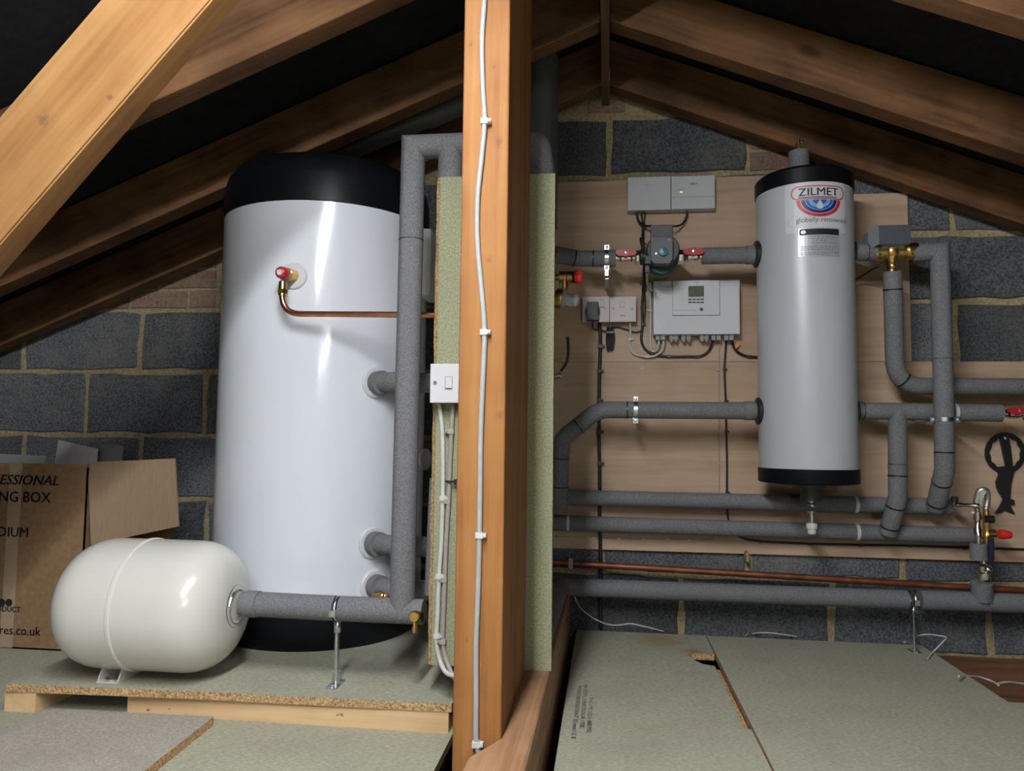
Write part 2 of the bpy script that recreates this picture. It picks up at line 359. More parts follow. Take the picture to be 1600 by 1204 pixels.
# gable wall: mortar body with recessed joints, blocks and bricks proud of it
XE = 4.3; ZB = -.12
def gable(y0, y1):
    pts = [(-XE, y0, ZB), (XE, y0, ZB), (XE, y0, roof_z(XE, .13)), (RX, y0, roof_z(RX, .05)), (-XE, y0, roof_z(-XE, .13))]
    return MB().prism(pts, (0, y1-y0, 0))
wall = struct('wall_back', gable(WY+.005, WY+.11), M['mortar'])
def clip(poly, f):
    out = []
    for i in range(len(poly)):
        a, b = poly[i], poly[(i+1) % len(poly)]; fa, fb = f(a), f(b)
        if fa >= 0: out.append(a)
        if (fa >= 0) != (fb >= 0):
            t = fa/(fa-fb); out.append((a[0]+(b[0]-a[0])*t, a[1]+(b[1]-a[1])*t))
    return out
def masonry(name, x0, x1, z0, z1, mat, g=.0095, jit=.0055, roof_up=.05):
    x0 += g; x1 -= g; z0 += g; z1 -= g
    ps = []
    def side(a, b, n):
        for k in range(n):
            t = k/n; t2 = t+random.uniform(-.3, .3)/n if 0 < k else 0
            ps.append((a[0]+(b[0]-a[0])*t2+random.uniform(-jit, jit), a[1]+(b[1]-a[1])*t2+random.uniform(-jit, jit)))
    nx = 6 if x1-x0 > .3 else 3; nz = 3 if z1-z0 > .12 else 2
    side((x0, z0), (x1, z0), nx); side((x1, z0), (x1, z1), nz); side((x1, z1), (x0, z1), nx); side((x0, z1), (x0, z0), nz)
    ps = clip(ps, lambda p: RZ+roof_up-RS*(p[0]-RX)-p[1]); ps = clip(ps, lambda p: RZ+roof_up-RS*(RX-p[0])-p[1])
    ps = [p for i, p in enumerate(ps) if i == 0 or (abs(p[0]-ps[i-1][0])+abs(p[1]-ps[i-1][1])) > .002]
    if len(ps) < 3: return
    fr = random.uniform(0, .003); bm = MB(); cx = sum(p[0] for p in ps)/len(ps); cz = sum(p[1] for p in ps)/len(ps)
    A = [bm.bm.verts.new((cx+(p[0]-cx)*(1-.004/max(.05, abs(p[0]-cx)+.02)), WY-fr, cz+(p[1]-cz)*(1-.004/max(.04, abs(p[1]-cz)+.02)))) for p in ps]
    B = [bm.bm.verts.new((p[0], WY+.003, p[1])) for p in ps]; C2 = [bm.bm.verts.new((p[0], WY+.02, p[1])) for p in ps]
    bm.bm.faces.new(A)
    for j in range(len(ps)):
        k = (j+1) % len(ps); bm.bm.faces.new((A[j], A[k], B[k], B[j])); bm.bm.faces.new((B[j], B[k], C2[k], C2[j]))
    bm.bm.faces.new(C2[::-1]); obj(name, bm, mat, wall)
ZL = [-.035, .183, .387, .612, .841, 1.066, 1.283, 1.506, 1.712]
SP = .4635
offs = [.701, .449, -1.668, -1.428, -1.689, .85, 1.09, 0.0]
for k in range(8):
    x = offs[k]-math.ceil((offs[k]+2.9)/SP)*SP
    while x < 2.3:
        a, b = x, x+SP; x += SP
        if k == 5 and a < -1.35: continue
        if k == 7 and b > .5: continue
        if k == 7 and a < -.6: continue
        if k == 5 and a < -1.0: a = -1.392
        masonry('concrete_block', a, b, ZL[k], ZL[k+1], M['block'])
for r in range(3):                              # brick coursing, top left
    z0 = 1.068+r*.0725; x = -1.40-(.11 if r == 0 else 0.0)
    if r == 0: masonry('brick', -1.51, -1.40, z0, z0+.0725, M['brick'], .005, .002)
    while x > -2.6:
        masonry('brick', x-.225, x, z0, z0+.0725, M['brick'], .005, .002); x -= .225
for r in range(3):                              # bricks beside the top right block
    z0 = 1.508+r*.0715; x = .462-(.06 if r == 1 else 0)
    while x < .85:
        masonry('brick', max(x, .462), x+.115+(.11 if r != 2 else 0), z0, z0+.0715, M['brick'], .005, .002); x += .115+(.11 if r != 2 else 0)
masonry('brick', -.075, .06, 1.725, 1.795, M['brick'], .005, .004)

def roof(name, sgn):
    xs, xe = RX, sgn*XE
    pts = [(xs, -5.2, roof_z(xs, .165)), (xe, -5.2, roof_z(xe, .165)), (xe, WY+.11, roof_z(xe, .165)), (xs, WY+.11, roof_z(xs, .165))]
    return struct(name, MB().prism(pts, (0, 0, .02)), M['felt'])
roof('ceiling_left', -1); roof('ceiling_right', 1)
struct('wall_front', gable(-5.2, -5.31), M['block'])

floor = struct('floor', MB().box((-XE, -5.2, -.13), (XE, WY, -.12)), M['dark'])
FT = -.018
def board(pts, parent=floor, name='floor_board', z=0.0, t=.018, mat=None):
    mb = MB().prism([(x, y, z-t) for x, y in pts], (0, 0, t)); bm = mb.bm
    bm.faces.ensure_lookup_table(); o = obj(name, mb, [mat or M['chip'], M['chip_edge']], parent)
    for f in o.data.polygons: f.material_index = 0 if abs(f.normal.z) > .5 else 1
    return o
board([(-3.0, .25), (-.313, .25), (-.318, 1.4), (-.325, 2.49), (-3.0, 2.49)])
board([(-3.0, -5.1), (-.313, -5.1), (-.313, .246), (-3.0, .246)])
board(z=.0006, mat=M['chip_stained'], pts=[(-.098, 1.70), (.292, 1.70), (.292, 2.145), (.262, 2.16), (.244, 2.19), (.236, 2.215), (.232, 2.25), (.243, 2.262), (.307, 2.262), (.309, 2.47), (-.098, 2.47)])
board([(-.098, .25), (.307, .25), (.307, 1.6993), (-.098, 1.6993)])
board([(-.098, -5.1), (3.0, -5.1), (3.0, .246), (-.098, .246)])
board([(.312, .25), (3.0, .25), (3.0, 1.972), (.953, 1.972), (.953, 2.47), (.312, 2.47)])
tg = MB().box((.292, 1.70, -.014), (.305, 2.14, -.007)); obj('tongue_strip', tg, M['chip_edge'], floor)
ruststain = None
for (y, z0, z1, t) in ((2.40, -.12, -.022, .05), (2.02, -.12, -.02, .05), (1.60, -.12, -.02, .05)):
    obj('joist', MB().box((-.06, y, z0), (3.0, y+t, z1)), M['joist'], floor)
for y in (2.3, 1.9, 1.5, 1.1): obj('joist', MB().box((-3.0, y, -.12), (-.33, y+.05, -.0185)), M['joist'], floor)
# print stamped on the right-hand floor board, reading along the depth of the loft
pl = []
for (s, px, sz, y) in (('MOISTURE RESISTANT 22 mm / C E', 893, .0145, 1.92), ('EN 312 P5 / 0502 FLOOR / FSC', 905.5, .0145, 1.93), ('T+G / P5 / 22 x 600 FSC', 918, .0145, 1.84)):
    xx = PZ(px, 1190, 0).x
    bm = text_bm(s, sz, V((xx-.006, y, 0)), (0, -1, 0), (1, 0, 0), .0010, 'LEFT', sx=1.5, thick=.0004); obj('board_print', bm, M['ink_grey'], floor)

# ================================================================== ROOF TIMBERS
def rafter(sgn, yr, label):
    th, dp = .062, .155; x0 = RX+sgn*.014; x1 = sgn*3.95
    pts = [(x0, yr-th, roof_z(x0)), (x1, yr-th, roof_z(x1)), (x1, yr-th, roof_z(x1, dp)), (x0, yr-th, roof_z(x0, dp))]
    mb = MB().prism(pts, (0, th, 0)); es = [e for e in mb.bm.edges]
    bmesh.ops.bevel(mb.bm, geom=es, offset=.002, segments=1, affect='EDGES')
    # long timbers keep their local frame so the grain runs along them
    return solo('rafter', mb, M['rafter_l' if sgn < 0 else 'rafter_r'], label, 'rafter')
rafter(-1, 2.46, 'dark roof rafter against the block gable wall, left slope'); rafter(1, 2.46, 'brown roof rafter against the block gable wall, right slope')
rafter(-1, 2.08, 'left slope rafter passing just above the black top of the tall tank'); rafter(1, 2.08, 'broad cracked rafter crossing the middle of the right slope')
rafter(-1, 1.60, 'left slope rafter nearest the viewer, emerging behind the diagonal strut'); rafter(1, 1.60, 'right slope rafter nearest the viewer, in the top right corner')
rafter(-1, .55, 'left slope rafter above the viewer'); rafter(1, .55, 'right slope rafter above the viewer')
rafter(-1, -.6, 'left slope rafter behind the viewer'); rafter(1, -.6, 'right slope rafter behind the viewer')
solo('ridge_board', MB().box((RX-.012, -5.1, RZ-.03), (RX+.012, WY, RZ+.16)), M['ridge'], 'dark vertical ridge board under the roof peak', 'ridge board')

# bright diagonal strut, front left
SY = 1.06
A1, A2, B1 = P(155, 0, SY), P(0, 180, SY), P(330, 0, SY)
dr = (A1-A2).normalized(); wv = B1-A1; wv = wv-dr*wv.dot(dr)
a, b = A1-dr*1.5, A1+dr*.25
mb = MB().prism([a, b, b+wv, a+wv], (0, .05, 0)); bmesh.ops.bevel(mb.bm, geom=mb.bm.edges[:], offset=.003, segments=2, affect='EDGES')
_c = sum((v.co for v in mb.bm.verts), V((0, 0, 0)))/len(mb.bm.verts); _z = min(v.co.z for v in mb.bm.verts)
_k = [((P(x, y, SY).x, P(x, y, SY).z), (.014*q, .016*q), (.10, .06, .035), .75) for x, y, q in ((67, 186, 1), (171, 152, .6))]
solo('roof_strut', mb, stained(M['strut'], 'knotty strut wood', _k, 'XZ', (_c.x, _z), 120, (.9, 1.6)), 'bright orange sawn timber strut running diagonally across the top left corner', 'timber')

# central post on its sole plate
PX0, PX1, PYF, PYB, PLT = -.250, -.170, 1.231, 1.585, .13
mb = MB().box((PX0, PYF, -.115), (PX1, PYB, 1.686)); bmesh.ops.bevel(mb.bm, geom=mb.bm.edges[:], offset=.002, segments=1, affect='EDGES')
_o = ((PX0+PX1)/2, -.115)
_k = [((P(x, y, PYF).x, P(x, y, PYF).z), (.010*q, .013*q), (.12, .05, .02), .55) for x, y, q in ((779, 222, 1), (765, 405, .8), (772, 105, .5), (781, 648, .9), (735, 70, .5), (716, 480, .5), (730, 1000, .4))]
solo('timber_post', mb, stained(M['post'], 'knotty post wood', _k, 'XZ', _o, 160, (.9, 1.7)), 'thick orange timber post in the middle with a grey cable down its face', 'post')
mb = MB().prism([(-.120, .2, -.115), (-.120, 2.49, -.115), (-.1695, 2.49, -.115), (-.1695, 1.228, -.115), (-.21, 1.16, -.115), (-.225, .2, -.115)], (0, 0, PLT+.115)); bmesh.ops.bevel(mb.bm, geom=mb.bm.edges[:], offset=.003, segments=1, affect='EDGES')
solo('sole_plate', mb, M['plate'], 'rough brown timber beam on the floor under the central post', 'beam')
# chipboard panel behind the post
t = thing('chipboard_panel', 'upright green chipboard panel behind the central post carrying the switch', 'panel', (-.24, 1.6, PLT))
zt = P(855, 271, 1.6).z
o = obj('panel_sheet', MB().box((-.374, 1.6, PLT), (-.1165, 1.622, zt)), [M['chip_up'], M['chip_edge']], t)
for f in o.data.polygons: f.material_index = 0 if abs(f.normal.y) > .5 else 1
n = 26; L = []; R_ = []
for k in range(n+1):
    z = PLT+(zt-PLT)*k/n; L.append((-.383+random.uniform(-.0012, .0012), 1.608, z)); R_.append((-.3745, 1.6, z))
mb = MB()
for k in range(n): mb.prism([L[k], R_[k], R_[k+1], L[k+1]], (0, .012, 0))
obj('routed_edge', mb, M['chip_edge'], t)

# ================================================================== TANK PLATFORM
DZ = .061; PFY = 1.572
t = thing('tank_platform', 'low platform of green chipboard on pale timber under the tall tank', 'platform', (-.8, 2.0, 0))
t.location.z = 0
xl = P(12, 1067, PFY-.03).x
o = board([(xl, PFY-.035), (-.9, PFY-.012), (-.322, PFY), (-.322, 2.47), (xl-.02, 2.47)], t, 'deck_board', DZ, .017)
_k = [((P(x, y, PFY).x, P(x, y, PFY).z), (.009*q, .006*q), (.12, .05, .02), .8) for x, y, q in ((534, 1117, 1), (231, 1109, .8), (527, 1117, .6), (264, 1108, .5), (542, 1139, .5))]
obj('front_bearer', MB().box((-1.052, PFY+.001, .0), (-.328, PFY+.04, DZ-.017), .001), stained(M['pine'], 'knotty pine', _k, 'XZ', (t.location.x, 0), 160, (.9, 1.6)), t)
obj('side_bearer', MB().box((-1.325, PFY-.03, .0), (-1.25, 2.3, DZ-.017), .001), M['pine_y'], t)
obj('side_bearer', MB().box((-.366, PFY+.042, .0), (-.328, 2.4, DZ-.017), .001), M['pine_y'], t)
lb = [PZ(*q, .0185) for q in ((80, 1106), (334, 1119), (225, 1204), (170, 1250), (-260, 1290))]
o = board([(p.x, p.y) for p in lb], None, 'loose_board', .0185, .018, M['chip_old'])
o['label'] = 'loose chipboard offcut lying on the floor in front of the tank platform'; o['category'] = 'board'

# ================================================================== TALL TANK
TX, TY, TR = -.846, 2.15, .300
zt1 = P(475, 311, TY-TR).z; zt2 = P(480, 240, TY-TR*.8).z
t = thing('hot_water_cylinder', 'tall white hot water cylinder with black top and base, left of the post', 'water tank', (TX, TY, DZ))
obj('jacket', MB().lathe([(TR, DZ+.098), (TR, zt1)], (TX, TY, 0), seg=96), M['tank'], t)
obj('top_cap', MB().lathe([(TR-.004, zt1-.003), (TR+.003, zt1), (TR+.003, zt1+.075), (TR-.006, zt1+.11), (TR-.03, zt2-.006), (TR-.075, zt2+.005), (TR-.16, zt2+.008), (0, zt2+.008)], (TX, TY, 0), seg=96), M['cap'], t)
obj('base', MB().lathe([(TR-.022, DZ), (TR-.014, DZ+.014), (TR+.001, DZ+.06), (TR+.002, DZ+.1), (TR-.003, DZ+.102)], (TX, TY, 0), seg=96), M['cap'], t)
def tank_flange(px, py, r, mat=M['white']):
    p, nrm = on_cyl(px, py, TX, TY, TR)
    obj('flange', MB().lathe([(r, -.004), (r, .003), (r-.003, .006), (0, .006)], p, nrm, seg=40), mat, t); return p, nrm
pf, nf = tank_flange(459, 431, .036)
fl = [tank_flange(x, y, .043) for x, y in ((588, 598), (583, 848), (585, 915))]
mb = pxbox(655, 356, 673, 462, 2.05, 2.17, .01); obj('control_housing', mb, M['white'], t)
obj('panel_flange', MB().lathe([(.03, -.003), (.03, .004), (0, .004)], P(664, 717, 2.08), (1, -.3, 0)), M['mid_grey'], t)

# temperature relief valve
R = thing('relief_valve', 'brass relief valve with dark red cap on the tall tank front', 'valve', pf)
c0 = pf+nf*.006; tip = P(437, 425, pf.y-.078); ax = (tip-c0).normalized(); ln_ = (tip-c0).length; c2 = c0+ax*(ln_-.024)
obj('valve_body', MB().lathe([(.0165, 0), (.0165, ln_*.45), (.0135, ln_*.48), (.0135, ln_-.024)], c0, ax, seg=8), M['brass'], R)
cp_ = obj('red_cap', MB().lathe([(.0125, -.006), (.0150, -.002), (.0160, .008), (.0150, .019), (.011, .023), (.006, .024)], c2, ax, seg=24), M['red'], R)
obj('cap_centre', MB().lathe([(.0075, 0), (.0075, .0015), (.0045, .0015), (.0045, -.001)], c2+ax*.0245, ax), M['label'], cp_)
e0 = P(442, 440, c2.y); e1 = P(441, 462, c2.y)
obj('outlet', MB().lathe([(.010, 0), (.010, (e0-e1).length)], e1, e0-e1).lathe([(.013, 0), (.0135, .004), (.013, .010)], e1+V((0, 0, .006)), (0, 0, 1), 6), M['brass'], R)
YC = c2.y
q = [e1, P(443, 478, YC), P(462, 489, YC), P(640, 491, YC), P(686, 494, YC)]
solo('copper_pipe', MB().tube(fillet([e1+V((0, 0, .008)), P(440, 490, YC), P(690, 492, YC)], [.055], 10), .0078, 16), M['copper'], 'bright copper discharge pipe curving from the relief valve across the tall tank', 'pipe')

# ================================================================== FOAM PIPES
def foam_run(label, path, r=.0265, bands=(), seg=22, collars=(), name='insulated_pipe', group=None):
    """path: list of points; bands: (index fraction 0..1, width, material key)"""
    path = [V(p) for p in path]
    root = thing(name, label, 'pipe', path[0], group)
    obj('foam_sleeve', MB().tube(path, r, seg), M['foam'], root)
    Ls = [0]
    for i in range(len(path)-1): Ls.append(Ls[-1]+(path[i+1]-path[i]).length)
    def at(fr):
        s = fr*Ls[-1]
        for i in range(len(path)-1):
            if Ls[i+1] >= s-1e-9:
                d = (path[i+1]-path[i]).normalized(); return path[i]+d*(s-Ls[i]), d
        return path[-1], (path[-1]-path[-2]).normalized()
    for fr, wd, k in bands:
        p, d = at(fr); rr = r+.0012
        obj('tape_band' if k == 'tape' else 'pipe_clip' if k in ('white', 'label', 'cable_white') else 'joint_seam', MB().cyl(p-d*wd/2, p+d*wd/2, rr, seg=seg), M[k], root)
    for fr, wd, rr in collars:
        p, d = at(fr); obj('foam_collar', MB().cyl(p-d*wd/2, p+d*wd/2, rr, seg=seg), M['foam_cut'], root)
    return root, at
VY = 1.650
ZP_ = (P(386, 945, 1.65).z+P(652, 954, 1.65).z)/2
vb = P(628, 953, VY); vt = P(646, 230, VY); hz = vt.z
xr = P(826, 240, VY).x
foam_run('tall grey lagged pipe frame standing in front of the tank with mitred top corner', [(vb.x, VY, ZP_-.001), (vt.x, VY, hz), (P(722, 228, VY).x, VY, hz), (xr, VY, hz)]
         + fillet([(xr, VY, hz), (xr+.022, VY, hz-.006), (xr+.030, VY, hz-.06), (xr+.030, VY, .45)], [.02, .02], 5)[1:], .0280,
         bands=[(.385, .0015, 'rubber')])
zz = P(704, 275, VY).z
foam_run('short grey lagged pipe dropping behind the chipboard panel top, left of the post', [(P(704, 250, VY).x, VY, hz-.001), (P(704, 250, VY).x, VY, .4)], .0284)
# pipe from the white vessel
pa = P(386, 945, 1.65); pb = P(524, 950, 1.65); pc = P(532, 951, 1.65); pd = P(652, 954, 1.65)
ZP = (pa.z+pd.z)/2
foam_run('grey lagged pipe leaving the white vessel up to the metal stand', [(pa.x-.012, 1.65, ZP+.002), (pb.x, 1.65, ZP)], .0275, collars=[(.12, .028, .0295)], name='insulated_pipe')
foam_run('grey lagged pipe from the metal stand to the brass drain cock', [(pc.x, 1.65, ZP), (pd.x+.015, 1.65, ZP)], .0275)
foam_run('dark lagged pipe rising behind the brass drain cock', [(pd.x+.03, 1.69, ZP+.03), (pd.x+.03, 1.72, .52)], .024)
# tank stubs
for i, ((p, nrm), yy, lab) in enumerate(zip(fl, (598, 850, 918), ('upper grey lagged stub pipe leaving the white tank flange below the copper pipe', 'middle grey lagged stub pipe at the tank side above the drain cock', 'lowest grey lagged stub pipe leaving the tank just above the vessel pipe'))):
    s0 = p+nrm*.006; s1 = p+nrm*.055; e = V((-.40, s1.y-.005+.02, s1.z-.003))
    root, _ = foam_run(lab, fillet([s0, s1+V((.02, 0, 0)), e], [.03], 6), .0265)
    obj('foam_collar', MB().lathe([(.0315, 0), (.0315, .026)], s0, nrm), M['foam_cut'], root); last_root = root
p, nrm = fl[2]
g = P(596, 931, p.y-.05)
obj('union_nut', MB().cyl(g-V((.020, 0, 0)), g+V((.026, 0, 0)), .010, seg=8).cyl(g-V((.006, 0, 0)), g+V((.010, 0, 0)), .013, seg=6), M['brass'], last_root)
# drain cock
dc = P(650, 962, 1.61)
D = thing('drain_cock', 'small brass drain cock at the end of the vessel pipe', 'valve', dc)
obj('cock_body', MB().cyl(dc+V((0, .03, 0)), dc+V((0, -.012, 0)), .0095, .0095, 16).lathe([(.012, 0), (.0125, .004), (.010, .009)], dc+V((0, -.010, .002)), (0, -1, 0), 16), M['brass'], D)
obj('hose_tail', MB().lathe([(.0058, 0), (.007, -.006), (.0052, -.012), (.007, -.018), (.0055, -.028)], dc+V((0, -.006, -.006)), (0, 0, 1), 14), M['brass'], D)
# zinc floor stand, made of rod, clip and foot
def stand(label, top, foot_z, r=.004, ringr=.02, grp=None, wide=.03):
    S = thing('pipe_stand', label, 'pipe support', (top.x, top.y, foot_z), grp)
    b = V((top.x, top.y, foot_z)); tp = top-V((0, 0, ringr))
    obj('rod', MB().cyl(b+V((0, 0, .003)), tp, r, seg=12), M['zinc'], S)
    obj('rod_socket', MB().cyl(b+V((0, 0, .002)), b+V((0, 0, .03)), r*1.7, seg=12), M['zinc'], S); obj('rod_nut', MB().cyl(tp-V((0, 0, .028)), tp, r*1.6, seg=6), M['zinc'], S)
    mb = MB().box(b+V((-.013, -wide, 0)), b+V((.013, wide, .003)), .001); fp_ = obj('foot_plate', mb, M['zinc'], S)
    for s in (-1, 1): obj('screw', MB().lathe([(.005, .003), (.0045, .005), (.001, .006)], b+V((0, s*wide*.7, 0)), (0, 0, 1), 10), M['zinc'], fp_)
    obj('clip_ring', MB().torus(top, (1, 0, 0), ringr, .0028, 28, 8).box(top+V((-.007, -ringr-.012, -.012)), top+V((.007, -ringr+.002, .004)), .001), M['zinc'], S)
    return S
sp = P(528, 953, 1.65)
stand('zinc pipe stand on the tank platform holding the vessel pipe', V((sp.x, 1.65, ZP)), DZ, .0055, .025, wide=.032)

# ================================================================== WHITE EXPANSION VESSEL
EX0, EX1, EY, EZ, ER = -1.247, -.842, 1.65, .2225, .147
E_ = thing('expansion_vessel', 'glossy cream white expansion vessel lying on the platform in front of the tank', 'expansion vessel', ((EX0+EX1)/2, EY, DZ))
def vprof():
    pr = []; n = 14; sh = .11
    for k in range(n+1):
        a = PI/2*k/n; pr.append((ER*(math.sin(a)**.62), sh*(1-math.cos(a)**.9 if k < n else 1)))
    return pr
cap_ = vprof(); Lx = EX1-EX0; prof = cap_+[(ER, Lx*.40)]
mid = Lx*.455
prof += [(ER, mid-.006), (ER+.003, mid-.003), (ER+.003, mid+.003), (ER, mid+.006)]
prof += [(r, Lx-h) for r, h in reversed(cap_)]
obj('shell', MB().lathe(prof, (EX0, EY, EZ), (1, 0, 0), 72), M['cream'], E_)
obj('collar_ring', MB().torus((EX1-.006, EY, EZ+.003), (1, 0, 0), .047, .005, 40, 10).torus((EX1-.001, EY, EZ+.003), (1, 0, 0), .037, .003, 40, 8), M['chrome'], E_)
obj('collar_well', MB().lathe([(.046, -.012), (.046, -.002), (.03, -.002)], (EX1-.003, EY, EZ+.003), (1, 0, 0)), M['rubber'], E_)
fx = P(168, 1064, 1.58).x
for xx in (fx-.024, fx+.024):
    obj('foot_web', MB().prism([(xx-.0015, 1.578, DZ), (xx-.0015, 1.685, DZ), (xx-.0015, 1.685, EZ-ER+.02), (xx-.0015, 1.612, EZ-ER+.034), (xx-.0015, 1.606, EZ-ER+.030)], (.003, 0, 0)), M['cream'], E_)
obj('foot_plate', MB().box((fx-.024, 1.576, DZ), (fx+.024, 1.685, DZ+.003)), M['cream'], E_)
obj('washer', MB().lathe([(.0, .003), (.016, .003), (.016, .006), (.0, .006)], (fx-.001, 1.598, DZ), (0, 0, 1), 20).lathe([(.009, .006), (.008, .011), (0, .012)], (fx-.001, 1.598, DZ), (0, 0, 1), 6), M['zinc'], E_)

# ================================================================== CARDBOARD BOX
BX = P(131, 860, 1.98).x; BYF = 1.98; bt = P(60, 724, BYF).z
B = thing('cardboard_box', 'open brown cardboard moving box with black lettering behind the white vessel', 'box', (BX-.24, BYF+.2, 0))
T_ = .004
fpan = obj('front_panel', MB().box((BX-.48, BYF, .001), (BX, BYF+T_, bt)), M['card'], B)
obj('side_panel', MB().box((BX-T_, BYF, .001), (BX, BYF+.40, bt-.01)), M['card'], B)
obj('side_panel', MB().box((BX-.48, BYF, .001), (BX-.48+T_, BYF+.40, bt-.01)), M['card'], B)
obj('rear_panel', MB().box((BX-.48, BYF+.40, .001), (BX, BYF+.40+T_, bt-.01)), M['card'], B)
obj('base_panel', MB().box((BX-.48, BYF, .001), (BX, BYF+.4, .005)), M['card'], B)
# side flap hanging open to the right
fa, fb, fd = P(137, 722, 1.985), P(273, 716, 2.10), P(142, 851, 1.975)
_n = (fb-fa).cross(fd-fa); _d = ray(279, 822); fc = CAM+_d*((fa-CAM).dot(_n)/_d.dot(_n))
obj('open_flap', MB().prism([fa, fb, fc, fd], (.001, .004, 0)), M['card_in'], B)
for x0, x1 in ((BX-.46, BX-.02),):
    obj('rear_flap', MB().prism([(x0, BYF+.40, bt-.012), (x1, BYF+.40, bt-.012), (x1-.02, BYF+.46, bt-.10), (x0+.02, BYF+.46, bt-.10)], (0, .004, 0)), M['card_in'], B)
def btext(s, px_right, py, pxh, align='RIGHT', thick=.0, sx=1, shear=0):
    p = P(px_right, py, BYF-.001); hgt = pxh/F*1.99/.72
    obj('lettering', text_bm(s, hgt, p, (1, 0, 0), (0, 0, 1), .0004, align, thick=thick, sx=sx, shear=shear), M['ink'], fpan)
btext('PROFESSIONAL', 91, 758, 17, thick=.0009, sx=1.06, shear=.25); btext('MOVING BOX', 79, 785, 18, thick=.0009); btext('MEDIUM', 45, 839, 17, thick=.0004)
btext('PRODUCT', 32, 956, 9, thick=.0006); btext('ires.co.uk', 63, 993, 15, thick=.0002)
mb = MB()
for px in (3, 14): mb.lathe([(.011, 0), (.011, .0006), (0, .0006)], P(px, 941, BYF-.0002), (0, -1, 0), 20)
obj('printed_mark', mb, M['ink'], fpan)
obj('tape_strip', MB().box((P(18, 860, BYF).x-.02, BYF-.0003, .002), (P(18, 860, BYF).x+.02, BYF, bt)), M['tape_clear'], B)
solo('paper_sheet', MB().prism([P(91, 687, 2.12), P(153, 701, 2.10), P(147, 760, 2.06), P(80, 760, 2.08)], (0, .002, 0)), M['paper'], 'white paper sheet sticking up out of the cardboard box', 'paper')
solo('grey_card', MB().prism([P(140, 690, 2.16), P(192, 697, 2.16), P(188, 760, 2.16), P(120, 760, 2.16)], (0, .002, 0)), M['paper_g'], 'dark grey card standing behind the white paper in the box', 'card')
solo('plastic_tray', MB().prism([P(-60, 706, 2.2), P(72, 712, 2.2), P(70, 730, 2.05), P(-60, 730, 2.05)], (0, 0, -.004)), M['grey_plastic'], 'pale grey plastic tray lying in the top of the box', 'tray')
solo('cardboard_piece', MB().box((BX+.004, 2.25, .063), (P(266, 850, 2.25).x, 2.262, P(200, 806, 2.25).z)), M['card'], 'second smaller brown cardboard piece standing behind the open flap', 'cardboard')

# ================================================================== SWITCH AND CABLES ON PANEL AND POST
S = thing('fused_switch', 'white square switch box on the chipboard panel left of the post', 'switch', P(695, 630, 1.59))
obj('back_box', pxbox(673, 569, 717, 628, 1.572, 1.599, .003), M['white'], S)
fp_ = obj('face_plate', pxbox(672, 568, 718, 629, 1.563, 1.572, .002), M['white'], S)
obj('rocker', pxbox(696, 589, 706, 606, 1.559, 1.564, .001), M['white'], fp_)
obj('rocker_gap', pxbox(695, 588, 707, 608, 1.5625, 1.5635), M['mid_grey'], fp_)
obj('screw', MB().lathe([(.0042, 0), (.0042, .001), (0, .001)], P(680, 598, 1.563), (0, -1, 0), 14), M['zinc'], fp_)
def cable(label, pts, r, mat, clips=(), name='cable', flat=1.0, clipmat=None, n=5, cat='cable', sm=True, clip_dx=1):
    pts = [V(p) for p in pts]; c = thing(name, label, cat, pts[0]); path = smooth(pts, n) if sm else pts
    obj('sheath', MB().tube(path, r, 10, flat=flat), mat, c)
    for p in clips:
        p = V(p); k = max(r*1.35, .003)
        obj('cable_clip', MB().box(p+V((-k, -r*1.25, -k*.8)), p+V((k, r*1.2, k*.8)), r*.3).lathe([(.0024, -r*1.5), (.0024, r)], p+V((clip_dx*k*1.4, 0, 0)), (0, 1, 0), 8).box(p+V((min(0, clip_dx*k*1.9), -r*.9, -k*.6)), p+V((max(0, clip_dx*k*1.9), r, k*.6)), .0005), clipmat or mat, c)
    return c
yy = PYF-.0055
cable('grey cable clipped down the front face of the central post', [P(*q, yy) for q in ((760, -60), (757, 0), (753, 60), (754, 130), (757, 190), (752, 250), (746, 310), (746, 380), (752, 450), (757, 519), (754, 600), (751, 680), (750, 760), (749, 835), (747, 920), (744, 1000), (744, 1090), (744, 1150), (749, 1178), (762, 1204), (775, 1235))], .0046, M['cable_grey'], [P(757, 190, yy), P(756, 519, yy), P(749, 836, yy), P(744, 1162, yy)], clipmat=M['cable_white'])
yy = 1.593
cable('white cable dropping from the switch down the chipboard panel', [P(*q, yy) for q in ((686, 630), (690, 660), (692, 700), (692, 760), (690, 840), (686, 900), (684, 960), (682, 1000), (687, 1030))]+[P(697, 1050, 1.57), P(712, 1056, 1.56)], .0050, M['cable_white'], [P(692, 778, yy), P(686, 900, yy), P(683, 993, yy)])
cable('dull grey flat cable beside the white one on the chipboard panel', [P(*q, yy) for q in ((708, 632), (705, 680), (703, 730), (701, 780), (697, 850), (695, 910), (693, 960), (692, 1000), (697, 1030))]+[P(708, 1056, 1.57), P(716, 1064, 1.56)], .0050, M['cable_grey2'], [P(705, 674, yy), P(699, 783, yy), P(694, 905, yy), P(692, 1002, yy)], clip_dx=-1)
solo('cable_tie', MB().box(P(696, 750, 1.588), P(713, 754, 1.584)+V((0, 0, 0)), .0005).box(P(710, 748, 1.589), P(713, 757, 1.583)), M['black'], 'small black cable tie around the grey cable on the panel', 'cable tie')

